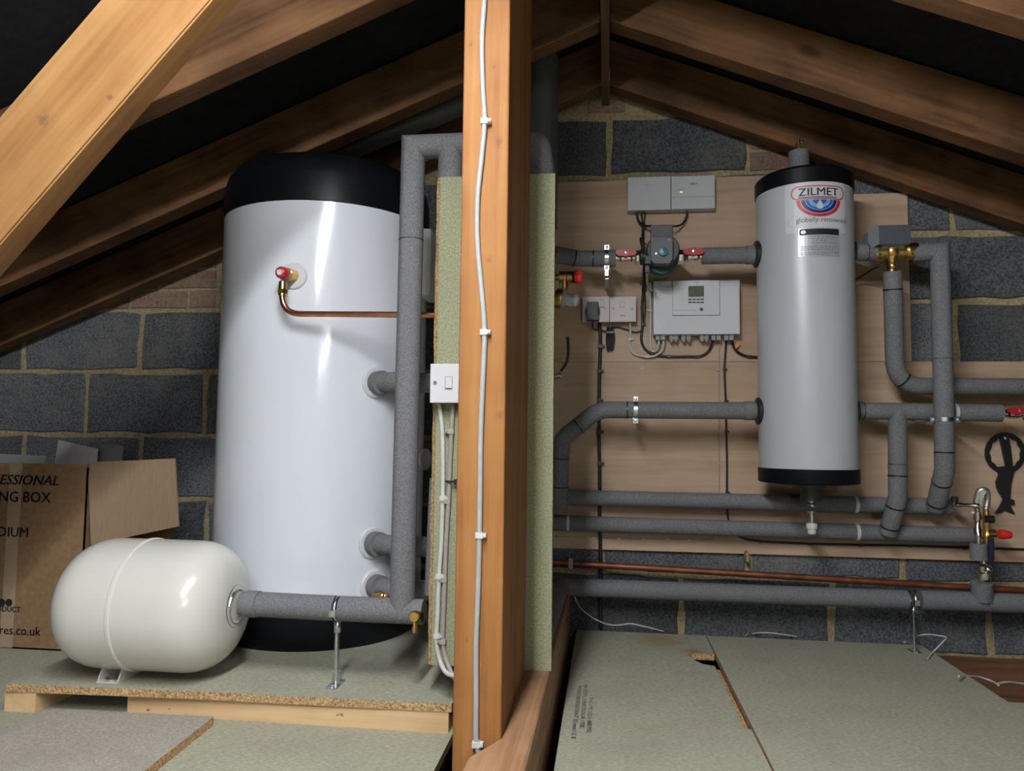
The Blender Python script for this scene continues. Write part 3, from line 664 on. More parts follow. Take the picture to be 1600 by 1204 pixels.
# ================================================================== SOIL PIPE BEHIND
fb_ = P(846, 180, 2.36)
solo('soil_pipe', MB().tube([(fb_.x, 2.36, 1.86), (fb_.x, 2.36, 1.34), (fb_.x-.22, 2.36, 1.31)], .055, 36), M['soil'], 'thick dark grey soil pipe rising behind the central post to the roof', 'pipe')
g0, g1 = P(520, 243, 2.27), P(812, 122, 2.27)
V_ = thing('waste_pipe', 'dark grey sloping pipe under the left rafters behind the tank', 'pipe', g0)
gd = (g1-g0).normalized(); gm = P(664, 184, 2.27)
obj('pipe_section', MB().cyl(g0, g1, .035, seg=28), M['soil'], V_); obj('coupling', MB().cyl(gm, g1, .039, seg=28), M['soil'], V_)

# ================================================================== PLYWOOD BACKING
YB_ = 2.482
def panel(x0, y0, x1, y1, lab, X0=None, X1=None):
    xm, ym = (x0+x1)/2, (y0+y1)/2
    a = X0 if X0 is not None else P(x0, ym, YB_).x; b = X1 if X1 is not None else P(x1, ym, YB_).x
    o = solo('plywood_sheet', MB().box((a, YB_, P(xm, y0, YB_).z), (b, WY-.0, P(xm, y1, YB_).z)), [M['ply'], M['ply_edge']], lab, 'plywood')
    for f in o.data.polygons: f.material_index = 0 if abs(f.normal.y) > .5 else 1
    return o
zj = P(1050, 565, YB_).z; xj = P(1262, 430, YB_).x; xe = P(1421, 430, YB_).x; xs = -.30
def panz(a, b, z0, z1, lab):
    o = solo('plywood_sheet', MB().box((a, YB_, z0), (b, WY-.0035, z1)), [M['ply'], M['ply_edge']], lab, 'plywood')
    for f in o.data.polygons: f.material_index = 0 if abs(f.normal.y) > .5 else 1
panz(xs, xj-.0005, zj+.0006, P(1050, 279, YB_).z, 'upper plywood sheet behind the pump and heating controller')
panz(xj+.0005, xe, zj+.0006, P(1380, 302, YB_).z, 'plywood sheet behind the right side of the wall cylinder')
panz(xs, 2.0, P(1300, 869, YB_).z, zj-.0006, 'long lower plywood sheet behind the horizontal lagged pipes')
YP = YB_                                         # plywood face
def on(px, py, off=0.0): return P(px, py, YP-off)

# ================================================================== WALL CYLINDER (buffer)
BXc, BYc, BR = P(1265.5, 500, 2.30).x, 2.30, .1475
for _ in range(4):
    def tang(c, s):
        d = math.hypot(c, BYc); a = math.atan2(c, BYc); q = math.asin(BR/d); l = math.sqrt(d*d-BR*BR); aa = a+s*q
        v = V((l*math.sin(aa), l*math.cos(aa), 0)); return 800+F*v.dot(_r)/v.dot(_f)
    e0_, e1_ = tang(BXc, -1), tang(BXc, 1); BXc += (1265.5-(e0_+e1_)/2)/F*2.2; BR *= 158.0/(e1_-e0_)
BYc = YP-.03-BR
zc0 = P(1265, 734, BYc-BR).z; zc1 = P(1262, 283, BYc-BR).z; zbot = P(1265, 757, BYc-BR).z; ztop = P(1260, 262, BYc-BR).z
W = thing('buffer_cylinder', 'slim pale grey wall cylinder with logo sticker and black end caps on the plywood', 'water tank', (BXc, BYc, zbot))
obj('jacket', MB().lathe([(BR, zc0), (BR, zc1)], (BXc, BYc, 0), seg=80), M['tank2'], W)
obj('top_cap', MB().lathe([(BR+.001, zc1-.001), (BR+.003, zc1), (BR+.003, ztop+.003), (BR-.006, ztop+.012), (0, ztop+.02)], (BXc, BYc, 0), seg=80), M['cap'], W)
obj('bottom_cap', MB().lathe([(0, zbot-.004), (BR-.02, zbot-.004), (BR+.001, zbot), (BR+.003, zbot+.004), (BR+.003, zc0), (BR, zc0+.001)], (BXc, BYc, 0), seg=80), M['cap'], W)
for zz in (.9, .6): obj('wall_bracket', MB().box((BXc-.05, BYc+BR-.01, zz), (BXc+.05, YP-.0005, zz+.03)), M['zinc'], W)
# top stub and air vent
tpz = P(1258, 237, BYc).z
obj('top_stub', MB().lathe([(.030, ztop+.01), (.030, tpz), (.012, tpz+.006)], (BXc-.012, BYc, 0), seg=28), M['foam'], W)
A = thing('air_vent', 'tiny brass air vent on top of the wall cylinder', 'valve', (BXc-.014, BYc, tpz+.004))
obj('vent_body', MB().lathe([(.011, 0), (.011, .012), (.0065, .013), (.0065, .022)], (BXc-.014, BYc, tpz+.004), (0, 0, 1), 6), M['brass'], A)
obj('vent_cap', MB().lathe([(.0045, 0), (.0045, .012), (0, .013)], (BXc-.012, BYc, tpz+.026), (0, 0, 1), 12).sphere((BXc-.004, BYc-.006, tpz+.028), .005), M['chrome'], A)
# bottom stub, drain valve
dz0 = zbot-.004; dz1 = P(1267, 781, BYc).z; cx = P(1268, 800, BYc).x
obj('bottom_stub', MB().lathe([(.029, dz0), (.029, dz1)], (cx-.002, BYc, 0), seg=28).lathe([(.045, dz0), (.042, dz0-.012)], (cx-.004, BYc, 0), seg=28), M['dark_grey'], W)
D = thing('drain_valve', 'chrome drain valve with white cap hanging under the wall cylinder', 'valve', (cx, BYc, P(1268, 834, BYc).z))
z1, z2, z3 = dz1, P(1268, 818, BYc).z, P(1268, 834, BYc).z
obj('valve_body', MB().lathe([(.009, z1), (.009, z1-.008), (.0145, z1-.012), (.0145, z1-.034), (.009, z1-.038), (.009, z2)], (cx, BYc, 0), seg=16).cyl((cx, BYc-.01, z1-.023), (cx, BYc-.026, z1-.023), .007), M['chrome'], D)
obj('lever_handle', MB().box((P(1230, 797, BYc-.03).x, BYc-.032, z1-.030), (cx+.008, BYc-.026, z1-.018), .002), M['black'], D)
obj('hose_cap', MB().lathe([(.009, z2+.003), (.0155, z2+.002), (.0165, z2-.006), (.015, z2-.014), (.0125, z2-.016), (.0125, z3+.003), (.010, z3)], (cx, BYc, 0), seg=24), M['cream'], D)
# printed stickers, bent round the jacket
qa, na = on_cyl(1281, 320, BXc, BYc, BR); th0 = math.atan2(na.x, -na.y)
sc_ = 1.0/F*(BYc-BR*.95)        # metres per picture pixel on that face
def bend_at(pyc):
    z0 = P(1281, pyc, BYc-BR*.95).z
    def bf(x, y, lift): t_ = th0+x/BR; rr = BR+lift; return V((BXc+rr*math.sin(t_), BYc-rr*math.cos(t_), z0+y))
    return bf
def patch(x0, x1, y0, y1, bf, lift, mat, name):
    mb = MB(); n = 14; top = [mb.bm.verts.new(bf(x0+(x1-x0)*k/n, y1, lift)) for k in range(n+1)]; bot = [mb.bm.verts.new(bf(x0+(x1-x0)*k/n, y0, lift)) for k in range(n+1)]
    for k in range(n): mb.bm.faces.new((bot[k], bot[k+1], top[k+1], top[k]))
    return obj(name, mb, mat, K)
K = W
b0 = bend_at(320)
s = sc_*1.06
K = patch(-48*s, 41*s, -40*s, 35*s, b0, .0005, M['label'], 'logo_sticker'); K['label'] = 'large white sticker with red and blue droplet logo'
def rrect(cx, cy, w, h, n=8):
    r = h/2*.95; o = []
    for (sx, sy, a0) in ((1, 1, 0), (-1, 1, 90), (-1, -1, 180), (1, -1, 270)):
        for k in range(n+1):
            a = math.radians(a0+90*k/n); o.append((cx+sx*(w/2-r)+r*math.cos(a), cy+sy*(h/2-r)+r*math.sin(a)))
    q = []
    for i in range(len(o)):
        a, b = o[i], o[(i+1) % len(o)]; m = max(1, int(math.hypot(b[0]-a[0], b[1]-a[1])/.006))
        for k in range(m): q.append((a[0]+(b[0]-a[0])*k/m, a[1]+(b[1]-a[1])*k/m))
    return q
def ringband(o, i, bf, lift, mat, name, closed=True):
    mb = MB(); A_ = [mb.bm.verts.new(bf(x, y, lift)) for x, y in o]; B_ = [mb.bm.verts.new(bf(x, y, lift)) for x, y in i]
    for k in range(len(o) if closed else len(o)-1):
        j = (k+1) % len(o); mb.bm.faces.new((A_[k], A_[j], B_[j], B_[k]))
    return obj(name, mb, mat, K)
bl = bend_at(301)
ringband(rrect(0, 0, 78*s, 20*s), [(x*.965, y*.86) for x, y in rrect(0, 0, 78*s, 20*s)], bl, .0012, M['lred'], 'logo_border')
bm = text_bm('ZILMET', 16.2*s, None, (1, 0, 0), (0, 0, 1), .0015, 'CENTER', bend=lambda x, y, l: bl(x-.5*s, y-4.6*s, l), sx=1.08, thick=.00035); obj('logo_lettering', bm, M['ink'], K)
patch(-29*s, 25*s, -7.6*s, -6.5*s, bl, .0012, M['ink'], 'logo_underline')
bh = bend_at(312.5)
for (ra, rb, m_) in ((32, 26.5, 'lred'), (25.4, 20, 'lnavy'), (19.2, 15, 'lblue'), (14.2, 11, 'lsky'), (10.2, 0.01, 'lblue')):
    n = 24; oo = []; ii = []
    for k in range(n+1):
        a = PI*k/n; oo.append((-ra*math.cos(a)*s, -ra*.78*math.sin(a)*s)); ii.append((-rb*math.cos(a)*s, -rb*.78*math.sin(a)*s))
    ringband(oo, ii, bh, .0012, M[m_], 'logo_arc', False)
dp = [(0, 0), (2, -3.4), (4.2, -7), (5, -9.4), (4.4, -11.8), (2.4, -13.4), (0, -13.8), (-2.4, -13.4), (-4.4, -11.8), (-5, -9.4), (-4.2, -7), (-2, -3.4)]
obj('logo_droplet', flat_poly([(x*s, y*s) for x, y in dp], bh, .0018), M['label'], K)
bg = bend_at(347)
bm = text_bm('globally renowned', 10.2*s, None, (1, 0, 0), (0, 0, 1), .0012, 'CENTER', bend=lambda x, y, l: bg(x+5*s, y, l), sx=1.0, thick=.00018); obj('slogan_lettering', bm, M['ink_grey'], K)
ringband(rrect(-36*s, 2*s, 14*s, 17*s), [(-36*s+(x+36*s)*.94, 2*s+(y-2*s)*.95) for x, y in rrect(-36*s, 2*s, 14*s, 17*s)], bg, .0011, M['ink_faint'], 'outline_mark')
patch(39.2*s, 39.9*s, -5*s, 8*s, bg, .0011, M['ink_faint'], 'outline_mark')
K = W
br_ = bend_at(379)
K = patch(-30*s, 29*s, -20*s, 21*s, br_, .0010, M['silver'], 'rating_plate'); K['label'] = 'silver rating label with black header'; patch(-28*s, 28*s, 11*s, 19.5*s, br_, .0015, M['ink'], 'header_bar')
obj('header_mark', flat_poly([((-23+3.6*math.cos(2*PI*k/20))*s, (15.2+2.8*math.sin(2*PI*k/20))*s) for k in range(20)], br_, .0020), M['silver'], K)
for j, (yy_, xa, xb) in enumerate(((8, -14, 26), (5, -12, 22), (2, -10, 10), (-1, -12, 24), (-6, -27, 27), (-8.5, -27, 25), (-11, -27, 20), (-15, -27, 27), (-17.5, -27, 12))):
    x = xa
    while x < xb:
        w_ = random.uniform(1.5, 5); patch(x*s, min(x+w_, xb)*s, (yy_-.45)*s, (yy_+.45)*s, br_, .0014, M['ink_grey'], 'small_print'); x += w_+random.uniform(.8, 2.0)
# side flanges of the wall cylinder
YC2 = BYc
for (px, py, sg) in ((1189, 397, -1), (1189, 642, -1)):
    c = V((BXc+sg*BR*.985, YC2, P(px, py, YC2).z))
    obj('side_flange', MB().lathe([(.041, -.006), (.041, .008), (.036, .011), (.02, .011)], c, (sg, 0, 0), 32), M['rubber'], W)
for (px, py) in ((1346, 393), (1346, 643)):
    c = V((BXc+BR*.985, YC2, P(px, py, YC2).z)); obj('side_flange', MB().lathe([(.033, -.01), (.033, .006)], c, (1, 0, 0), 28), M['rubber'], W)

# ================================================================== PIPES ON THE RIGHT
BA = 'tape'
# pump line
zr = P(1140, 399, YC2).z; zp = zr
xa, xb = P(1097, 400, YC2).x, BXc-BR-.004
foam_run('short lagged pipe between the pump and the wall cylinder', [(xa, YC2, zr), (xb, YC2, zr)], .0255, collars=[(.93, .036, .0285)])
a0 = P(962, 402, YC2); a1 = P(930, 403, YC2); a2 = P(866, 396, YC2-.03)
root, _ = foam_run('lagged pipe with black tape bands left of the pump', [(a0.x, YC2, zr-.002), (a1.x, YC2, zr-.002), (a1.x-.06, YC2, zr+.0), (a2.x+.002, YC2-.02, zr+.010)], .0255, bands=[(.36, .004, BA), (.68, .004, BA)], collars=[(.07, .026, .027)])
# left loop pipe from the cylinder
zl = P(1090, 641, YC2).z
q0 = V((BXc-BR-.004, YC2, zl)); q1 = P(935, 642, YC2); q1.z = zl; q2 = P(888, 678, YC2-.02); q3 = P(875, 700, YC2-.03); q4 = P(873, 790, YC2-.03)
foam_run('long lagged pipe bending down at the left end of the plywood', fillet([q0, q1, P(878, 685, YC2), P(873, 800, YC2+.02)], [.09, .06], 6), .026,
         bands=[(.46, .004, BA), (.655, .004, BA), (.80, .004, BA), (.905, .004, BA)], collars=[(.03, .026, .0285)])
# lower horizontal pipes
YL = YP-.052
def hline(px0, px1, py0, py1, Y): return P(px0, py0, Y), P(px1, py1, Y)
a, b = hline(862, 1484, 777, 788, YL); z_ = (P(1100, 781, YL)).z
foam_run('upper of the two long horizontal lagged pipes below the wall cylinder', [(a.x, YL, z_), (b.x, YL, z_-.004)], .0245, bands=[(.04, .009, 'cable_white'), (.775, .010, 'white')])
zu = z_
a, b = hline(860, 1522, 820, 835, YL); z_ = (P(1200, 826, YL)).z
foam_run('lower of the two long horizontal lagged pipes below the wall cylinder', [(a.x, YL, z_+.002), (b.x, YL, z_-.004)], .0248, bands=[(.045, .009, 'cable_white'), (.737, .010, 'white')])
zlw = z_
# lowest pipe, on the zinc stand
pst = PZ(1425, 1018, 0); YK = pst.y
zk = P(1250, 930, YK).z; a, b = P(880, 920, YK), P(1640, 943, YK)
foam_run('lowest lagged pipe crossing above the right-hand floor', [(P(1437, 938, YK).x, YK, zk), (b.x+.4, YK, zk)], .0285)
foam_run('lowest lagged pipe turning towards the viewer along the sole plate', fillet([(P(1417, 938, YK).x, YK, zk), (P(878, 925, YK).x-.005, YK, zk), (P(878, 925, YK).x-.012, 1.7, PLT+.028)], [.04], 6), .0275)
stand('slender zinc pipe stand on the right-hand floor near the wall', V((P(1427, 938, YK).x, YK, zk)), 0, .0032, .020, wide=.022)
# copper pipe along the wall
c0_, c1_ = P(862, 878, 2.45), P(1640, 925, 2.43)
C_ = thing('copper_pipe', 'dull copper pipe running along the block wall below the plywood', 'pipe', c0_)
obj('pipe', MB().cyl(c0_, c1_+(c1_-c0_)*.15, .0105, seg=20), M['copper_dull'], C_)
cc = P(892, 879, 2.447); obj('pipe_clip', MB().box(cc+V((-.007, -.014, -.017)), cc+V((.007, .012, .017)), .002), M['mid_grey'], C_)
cc = P(1168, 877, 2.449); obj('pipe_clip', MB().box(cc+V((-.004, -.004, -.0)), cc+V((.004, .05, .03)), .001), M['mortar'], C_)

# diverter valve and its pipes
zd = P(1395, 393, YC2).z; dxx = P(1393, 393, YC2).x
foam_run('short lagged stub right of the wall cylinder leading to the motorised valve', [(BXc+BR, YC2, zd), (P(1368, 393, YC2).x, YC2, zd)], .026, bands=[(.62, .002, 'rubber')])
Dv = thing('motorised_valve', 'brass three-way valve with grey metal actuator box right of the wall cylinder', 'valve', (dxx, YC2, zd))
obj('valve_body', MB().lathe([(.019, 0), (.026, .004), (.026, .03), (.022, .034), (.022, .09), (.026, .094), (.026, .118), (.019, .122)], (P(1366, 393, YC2).x, YC2, zd), (1, 0, 0), 24).lathe([(.022, 0), (.019, .02), (.013, .035), (.011, .062)], (dxx, YC2, zd), (0, 0, -1), 20).sphere((dxx, YC2, zd), .026), M['brass'], Dv)
obj('union_nut', MB().lathe([(.0145, 0), (.0145, .022)], (dxx+.001, YC2, P(1394, 421, YC2).z), (0, 0, 1), 6), M['brass'], Dv)
for px in (1368, 1418):
    o_ = P(px, 393, YC2); obj('union_nut', MB().lathe([(.0275, -.008), (.0275, .008)], (o_.x, YC2, zd), (1, 0, 0), 6), M['brass'], Dv)
mb = pxbox(1372, 351, 1423, 381, YC2-.045, YC2+.035, .002); obj('actuator_box', mb, plain('actuator steel', (.16, .18, .20), .38, .6), Dv)
e = P(1372, 366, YC2-.045)
obj('end_cover', MB().prism([(e.x, YC2-.043, e.z+.028), (e.x-.018, YC2-.015, e.z+.018), (e.x-.020, YC2+.03, e.z+.016), (e.x, YC2+.034, e.z+.028)], (0, 0, -.058)), plain('end cover', (.20, .21, .23), .4), Dv)
obj('base_lip', pxbox(1380, 380, 1415, 386, YC2-.03, YC2+.03, .001), M['chrome'], Dv)
obj('screw', MB().lathe([(.0028, 0), (.002, .002), (0, .002)], P(1412, 361, YC2-.045), (0, -1, 0), 10), M['zinc'], Dv)
cable('thin black cable from the motorised valve back behind the wall cylinder', [P(1384, 411, YC2+.01), P(1368, 418, YC2+.03), P(1345, 432, YC2+.10), P(1320, 446, YC2+.12)], .0032, M['black'])
# pipe right of valve, mitred elbow, down to upper lower pipe
xz = P(1427, 393, YC2).x; xv = P(1471, 500, YC2-.01).x; YV = YC2-.012
zE = P(1470, 394, YC2).z
p3 = P(1476, 735, YV); p4 = P(1462, 792, YL-.03)
foam_run('lagged pipe with mitred elbow dropping at the right of the motorised valve', [(xz, YC2, zE), (xv, YV, zE), (P(1475, 640, YV).x, YV, P(1475, 640, YV).z), (p3.x, YV, p3.z), p4], .0268,
         bands=[(.45, .0015, 'rubber'), (.765, .004, BA), (.875, .004, BA), (.975, .004, BA)])
# pipe below valve curving to the right
zc_ = P(1440, 603, YL).z
foam_run('lagged pipe under the motorised valve curving away to the right', fillet([(dxx+.001, YC2, P(1394, 424, YC2).z), P(1399, 603, YC2+.045), V((P(1640, 606, YL).x+.2, YL+.004, zc_-.002))], [.088], 12), .0262,
         bands=[(.055, .004, BA), (.335, .004, BA), (.465, .009, 'white')])
# pipe right of cylinder with tee
YT = YC2+.04; zt_ = P(1420, 642, YT).z
foam_run('horizontal lagged tee pipe leaving the right side of the wall cylinder', [(BXc+BR-.01, YT, zt_), (P(1564, 646, YT).x, YT, zt_-.004)], .0258, bands=[(.10, .002, 'rubber'), (.70, .010, 'white')])
t1 = P(1402, 645, YT); t2 = P(1404, 775, YT-.01); t3 = P(1388, 832, YL-.03)
foam_run('lagged pipe dropping from the tee to the lower horizontal pipe', [(t1.x, YT-.002, zt_), (t2.x, YT-.005, P(1404, 775, YT).z), t3], .0262, bands=[(.42, .0015, 'rubber'), (.51, .004, BA), (.755, .004, BA), (.94, .004, BA)])
# pipe brackets
def clamp(label, c, axis, r, tail=None):
    k = thing('pipe_bracket', label, 'bracket', c); mb = MB()
    ax = V(axis); mb.torus(c, axis, r, .002, 30, 6)
    side = V((0, 0, 1)) if abs(ax.x) > .5 else V((1, 0, 0))
    obj('clamp_band', MB().lathe([(r, -.006), (r+.002, -.006), (r+.002, .006), (r, .006)], c, axis, 30), M['zinc'], k); mb.bm.free()
    for s_ in (-1, 1):
        p_ = V(c)+side*s_*(r+.006)
        obj('clamp_lug', MB().box(p_-V((.008, .012, .008)), p_+V((.008, .006, .008)), .001).lathe([(.0048, .012), (.0048, .017), (0, .018)], p_, (0, -1, 0), 6), M['zinc'], k)
    if tail: obj('tail_plate', tail, M['zinc'], k)
    return k
c = P(948, 403, YC2); c.z = zr-.002
clamp('zinc bracket with dangling tail on the pipe left of the pump', c, (1, 0, 0), .0262, MB().box((c.x-.006, YC2-.010, c.z-.066), (c.x+.006, YC2-.006, c.z-.038), .001).box((c.x-.005, YC2-.010, c.z-.066), (c.x+.005, YP-.001, c.z-.056)))
c = P(993, 641, YC2); c.z = zl
clamp('zinc bracket on the long lagged pipe left of the wall cylinder', c, (1, 0, 0), .0268, MB().box((c.x-.005, YC2+.02, c.z-.006), (c.x+.005, YP, c.z+.006)))
c = P(1475, 655, YV)
clamp('zinc bracket with side arm on the vertical pipe at the right', c, (0, 0, 1), .0272, MB().tube([c+V((-.03, .02, 0)), P(1452, 657, YV+.05), P(1428, 659, YP-.02)], .004, 8).box(P(1424, 656, YP-.03), P(1442, 661, YP-.012), .001))

# isolating valves with red butterfly handles
def iso(label, x, z, Y, half=.035):
    k = thing('isolating_valve', label, 'valve', (x, Y, z))
    obj('valve_body', MB().lathe([(.0125, -half), (.0125, -half+.014), (.010, -half+.015), (.016, -.014), (.016, .014), (.010, half-.015), (.0125, half-.014), (.0125, half)], (x, Y, z), (1, 0, 0), 12).cyl((x, Y-.014, z), (x, Y-.03, z), .007), M['chrome'], k)
    yh = Y-.03; pts = []
    for j in range(48):
        a = 2*PI*j/48; rr_ = .0118+.020*abs(math.cos(a))**7; pts.append((x+rr_*math.cos(a), yh, z+.006+rr_*math.sin(a)))
    bh_ = obj('butterfly_handle', MB().prism(pts, (0, -.009, 0)), M['red'], k)
    obj('handle_screw', MB().lathe([(.005, 0), (.005, .002), (0, .003)], (x, yh-.009, z+.006), (0, -1, 0), 6), M['zinc'], bh_)
c = P(978, 402, YC2); iso('red-handled valve left of the pump', c.x, zr, YC2)
c = P(1082, 400, YC2); iso('red-handled valve between the pump and the wall cylinder', c.x, zr, YC2)
c = P(1583, 646, YT); iso('red-handled valve at the right edge of the picture above the black spanner', c.x, zt_-.004, YT)
foam_run('lagged pipe continuing right of the edge valve', [(c.x+.036, YT, zt_-.004), (c.x+.3, YT, zt_-.004)], .0258)

# pump
pc_ = P(1034, 394, YC2); pc_.z = zr+.006
K2 = thing('circulation_pump', 'dark grey circulation pump with teal knob and green casing', 'pump', pc_-V((0, 0, .05)))
obj('volute', MB().lathe([(.036, -.005), (.048, 0), (.048, .03), (.042, .04)], pc_+V((0, .022, -.020)), (0, -1, 0), 32).lathe([(.014, -.072), (.016, -.06), (.022, -.04), (.022, .04), (.016, .06), (.014, .072)], V((pc_.x, YC2, zr)), (1, 0, 0), 20), M['green'], K2)
obj('motor_housing', MB().lathe([(.050, 0), (.050, .030), (.046, .036), (0, .036)], pc_+V((0, -.018, .004)), (0, -1, 0), 40), M['dark_grey'], K2)
yf = YC2-.078
obj('electronics_box', pxbox(1017, 351, 1052, 372, yf+.012, YC2-.03, .003), M['dark_grey'], K2)
pp = [(1017, 371), (1051, 371), (1051, 404), (1046, 411), (1021, 411), (1017, 405)]
fm_ = obj('front_panel', pxprism(pp, yf, yf+.04), M['pump_face'], K2)
obj('knob', MB().lathe([(.0135, 0), (.0125, .008), (0, .009)], P(1037, 393.5, yf), (0, -1, 0), 24), M['teal'], fm_)
obj('indicator', MB().lathe([(.0028, 0), (.0028, .001), (0, .001)], P(1025, 396, yf), (0, -1, 0), 12), M['ledw'], fm_)
obj('lettering', text_bm('wilo', .007, P(1045, 374, yf)+V((0, -.0003, -.003)), (1, 0, 0), (0, 0, 1)), M['ink_faint'], fm_)
mb = MB()
for a in range(-120, 130, 30): mb.box(P(1037, 393.5, yf)+V((.0175*math.sin(math.radians(a)), -.0006, .0175*math.cos(math.radians(a))))-V((.0007, 0, .0007)), P(1037, 393.5, yf)+V((.0175*math.sin(math.radians(a)), 0, .0175*math.cos(math.radians(a))))+V((.0007, 0, .0007)))
obj('dial_marks', mb, M['ink_faint'], fm_)
for px in (996, 1063):
    c = P(px, 399, YC2); obj('union_nut', MB().lathe([(.0215, -.009), (.0235, -.005), (.0235, .005), (.0215, .009)], (c.x, YC2, zr), (1, 0, 0), 8), M['chrome'], K2)
    obj('union_seal', MB().lathe([(.025, 0), (.025, .006)], (c.x+(.009 if px < 1000 else -.015), YC2, zr), (1, 0, 0), 24), M['rubber'], K2)
obj('cable_plug', MB().box(P(1008, 399, yf+.02), P(1017, 415, yf+.045), .002).box(P(1008, 414, yf+.022), P(1015, 428, yf+.04), .003), M['black'], K2)

# valves at the left manifold
c = P(866, 433, 2.05); c.z = P(885, 433, 2.05).z
k = thing('safety_valve', 'brass safety valve with bright red cap beside the chipboard panel', 'valve', c)
obj('valve_body', MB().lathe([(.009, -.03), (.009, .012), (.017, .014), (.017, .034), (.0145, .035), (.017, .037), (.017, .05), (.012, .052)], c, (1, 0, 0), 20).cyl(c+V((.028, 0, 0)), c+V((.028, .0, -.034)), .013, seg=16), M['brass'], k)
obj('valve_neck', MB().lathe([(.016, .051), (.016, .058)], c, (1, 0, 0), 20), M['rubber'], k)
obj('red_cap', MB().lathe([(.018, .057), (.0195, .060), (.0195, .074), (.018, .077)], c, (1, 0, 0), 8), M['red_bright'], k)
c = P(872, 466, 2.02)
k = thing('drain_fitting', 'knurled brass ring with pale grey plastic spout beside the chipboard panel', 'fitting', c)
ax = V((1, -.1, -.16)).normalized()
obj('knurled_ring', MB().lathe([(.014, -.03), (.021, -.008), (.027, -.004), (.0285, .008), (.027, .014), (.02, .015)], c, ax, 28), M['brass'], k)
obj('plastic_spout', MB().lathe([(.021, .014), (.022, .018), (.015, .020), (.0165, .032), (.015, .052), (.012, .056)], c, ax, 24), M['grey_plastic'], k)
# black hooked lever
k = thing('hooked_lever', 'slim black lever handle hanging beside the chipboard panel above its chrome tap', 'lever', P(884, 590, 2.2))
obj('lever_handle', MB().tube(smooth([P(887, 526, 2.2), P(888, 545, 2.2), P(887, 560, 2.2), P(882, 572, 2.2), P(876, 580, 2.2)], 5), .0042, 10), M['black'], k)
c = P(874, 586, 2.2); obj('chrome_tap', MB().lathe([(.006, -.03), (.008, 0), (.005, .006)], c, (.6, -.6, .2), 14).sphere(c, .008), M['chrome'], k)

# ================================================================== ELECTRICS ON THE PLYWOOD
k = thing('relay_box', 'plain pale grey box above the pump, left one of the pair', 'control box', on(1014, 330, .02))
obj('cover', pxbox(981, 276, 1048, 328, YP-.038, YP-.001, .002), M['grey_plastic'], k)
obj('lettering', text_bm('Vaillant', .0085, P(1014, 290, YP-.0384), (1, 0, 0), (0, 0, 1)), M['ink_faint'], k)
k = thing('gateway_box', 'pale grey box with green light above the pump, right one of the pair', 'control box', on(1083, 330, .02))
obj('cover', pxbox(1049, 274.5, 1117, 326, YP-.038, YP-.001, .002), M['grey_plastic'], k)
obj('seam', pxbox(1049.5, 307, 1116.5, 307.8, YP-.0386, YP-.038), M['mid_grey'], k)
obj('lettering', text_bm('Vaillant', .0085, P(1083, 288, YP-.0384), (1, 0, 0), (0, 0, 1), thick=.0002), M['ink'], k)
obj('lettering', text_bm('sensoNET', .006, P(1064, 297, YP-.0384), (1, 0, 0), (0, 0, 1)), M['ink_grey'], k)
obj('status_light', MB().sphere(P(1064.5, 300, YP-.038), .0048, (1, .3, .42)), M['led'], k)

k = thing('heating_controller', 'wide pale grey heating controller with small display below the pump', 'controller', on(1088, 523, .03))
YQ = YP-.052
obj('housing', pxbox(1021, 447, 1156, 522, YQ, YP-.001, .003), M['ctl'], k)
obj('top_ledge', pxbox(1021, 438, 1156, 447.4, YQ+.006, YP-.001, .003), M['ctl'], k)
fm_ = obj('front_module', pxbox(1051.5, 438, 1124, 492, YQ-.006, YQ+.004, .0015), M['ctl'], k)
obj('module_shadow_gap', pxbox(1050.6, 437.6, 1125, 493, YQ-.0005, YQ+.002), M['mid_grey'], k)
obj('display', pxbox(1075.5, 446.5, 1100, 463.5, YQ-.0068, YQ-.004), M['lcd'], fm_)
for row in (467.3, 472): 
    for j in range(4): obj('key', pxbox(1075.5+j*6.3, row-1, 1080.9+j*6.3, row+1.2, YQ-.0072, YQ-.005), M['dark_grey'], fm_)
obj('key', MB().lathe([(.0055, 0), (.005, .003), (0, .003)], P(1096, 483, YQ-.006), (0, -1, 0), 20), M['dark_grey'], fm_)
obj('seam', pxbox(1053, 484.4, 1089, 484.9, YQ-.0065, YQ-.005), M['mid_grey'], fm_)
obj('lettering', text_bm('Vaillant', .0055, P(1088, 440.6, YQ-.0064)+V((0, 0, -.002)), (1, 0, 0), (0, 0, 1)), M['ink_grey'], fm_)
for px in (1028, 1036, 1049, 1056, 1068, 1076, 1097, 1104, 1115, 1123, 1135, 1143):
    obj('cable_gland', pxbox(px-3.4, 522, px+3.4, 531 if px > 1110 or px < 1040 else 530, YQ+.014, YQ+.034, .002), M['mid_grey'], k)
    if 1040 < px < 1110:
        a = P(px, 530, YQ+.016); obj('gland_tip', MB().prism([(a.x-.0065, YQ+.016, a.z), (a.x+.0065, YQ+.016, a.z), (a.x+.001, YQ+.016, a.z-.008), (a.x-.001, YQ+.016, a.z-.008)], (0, .014, 0)), M['mid_grey'], k)
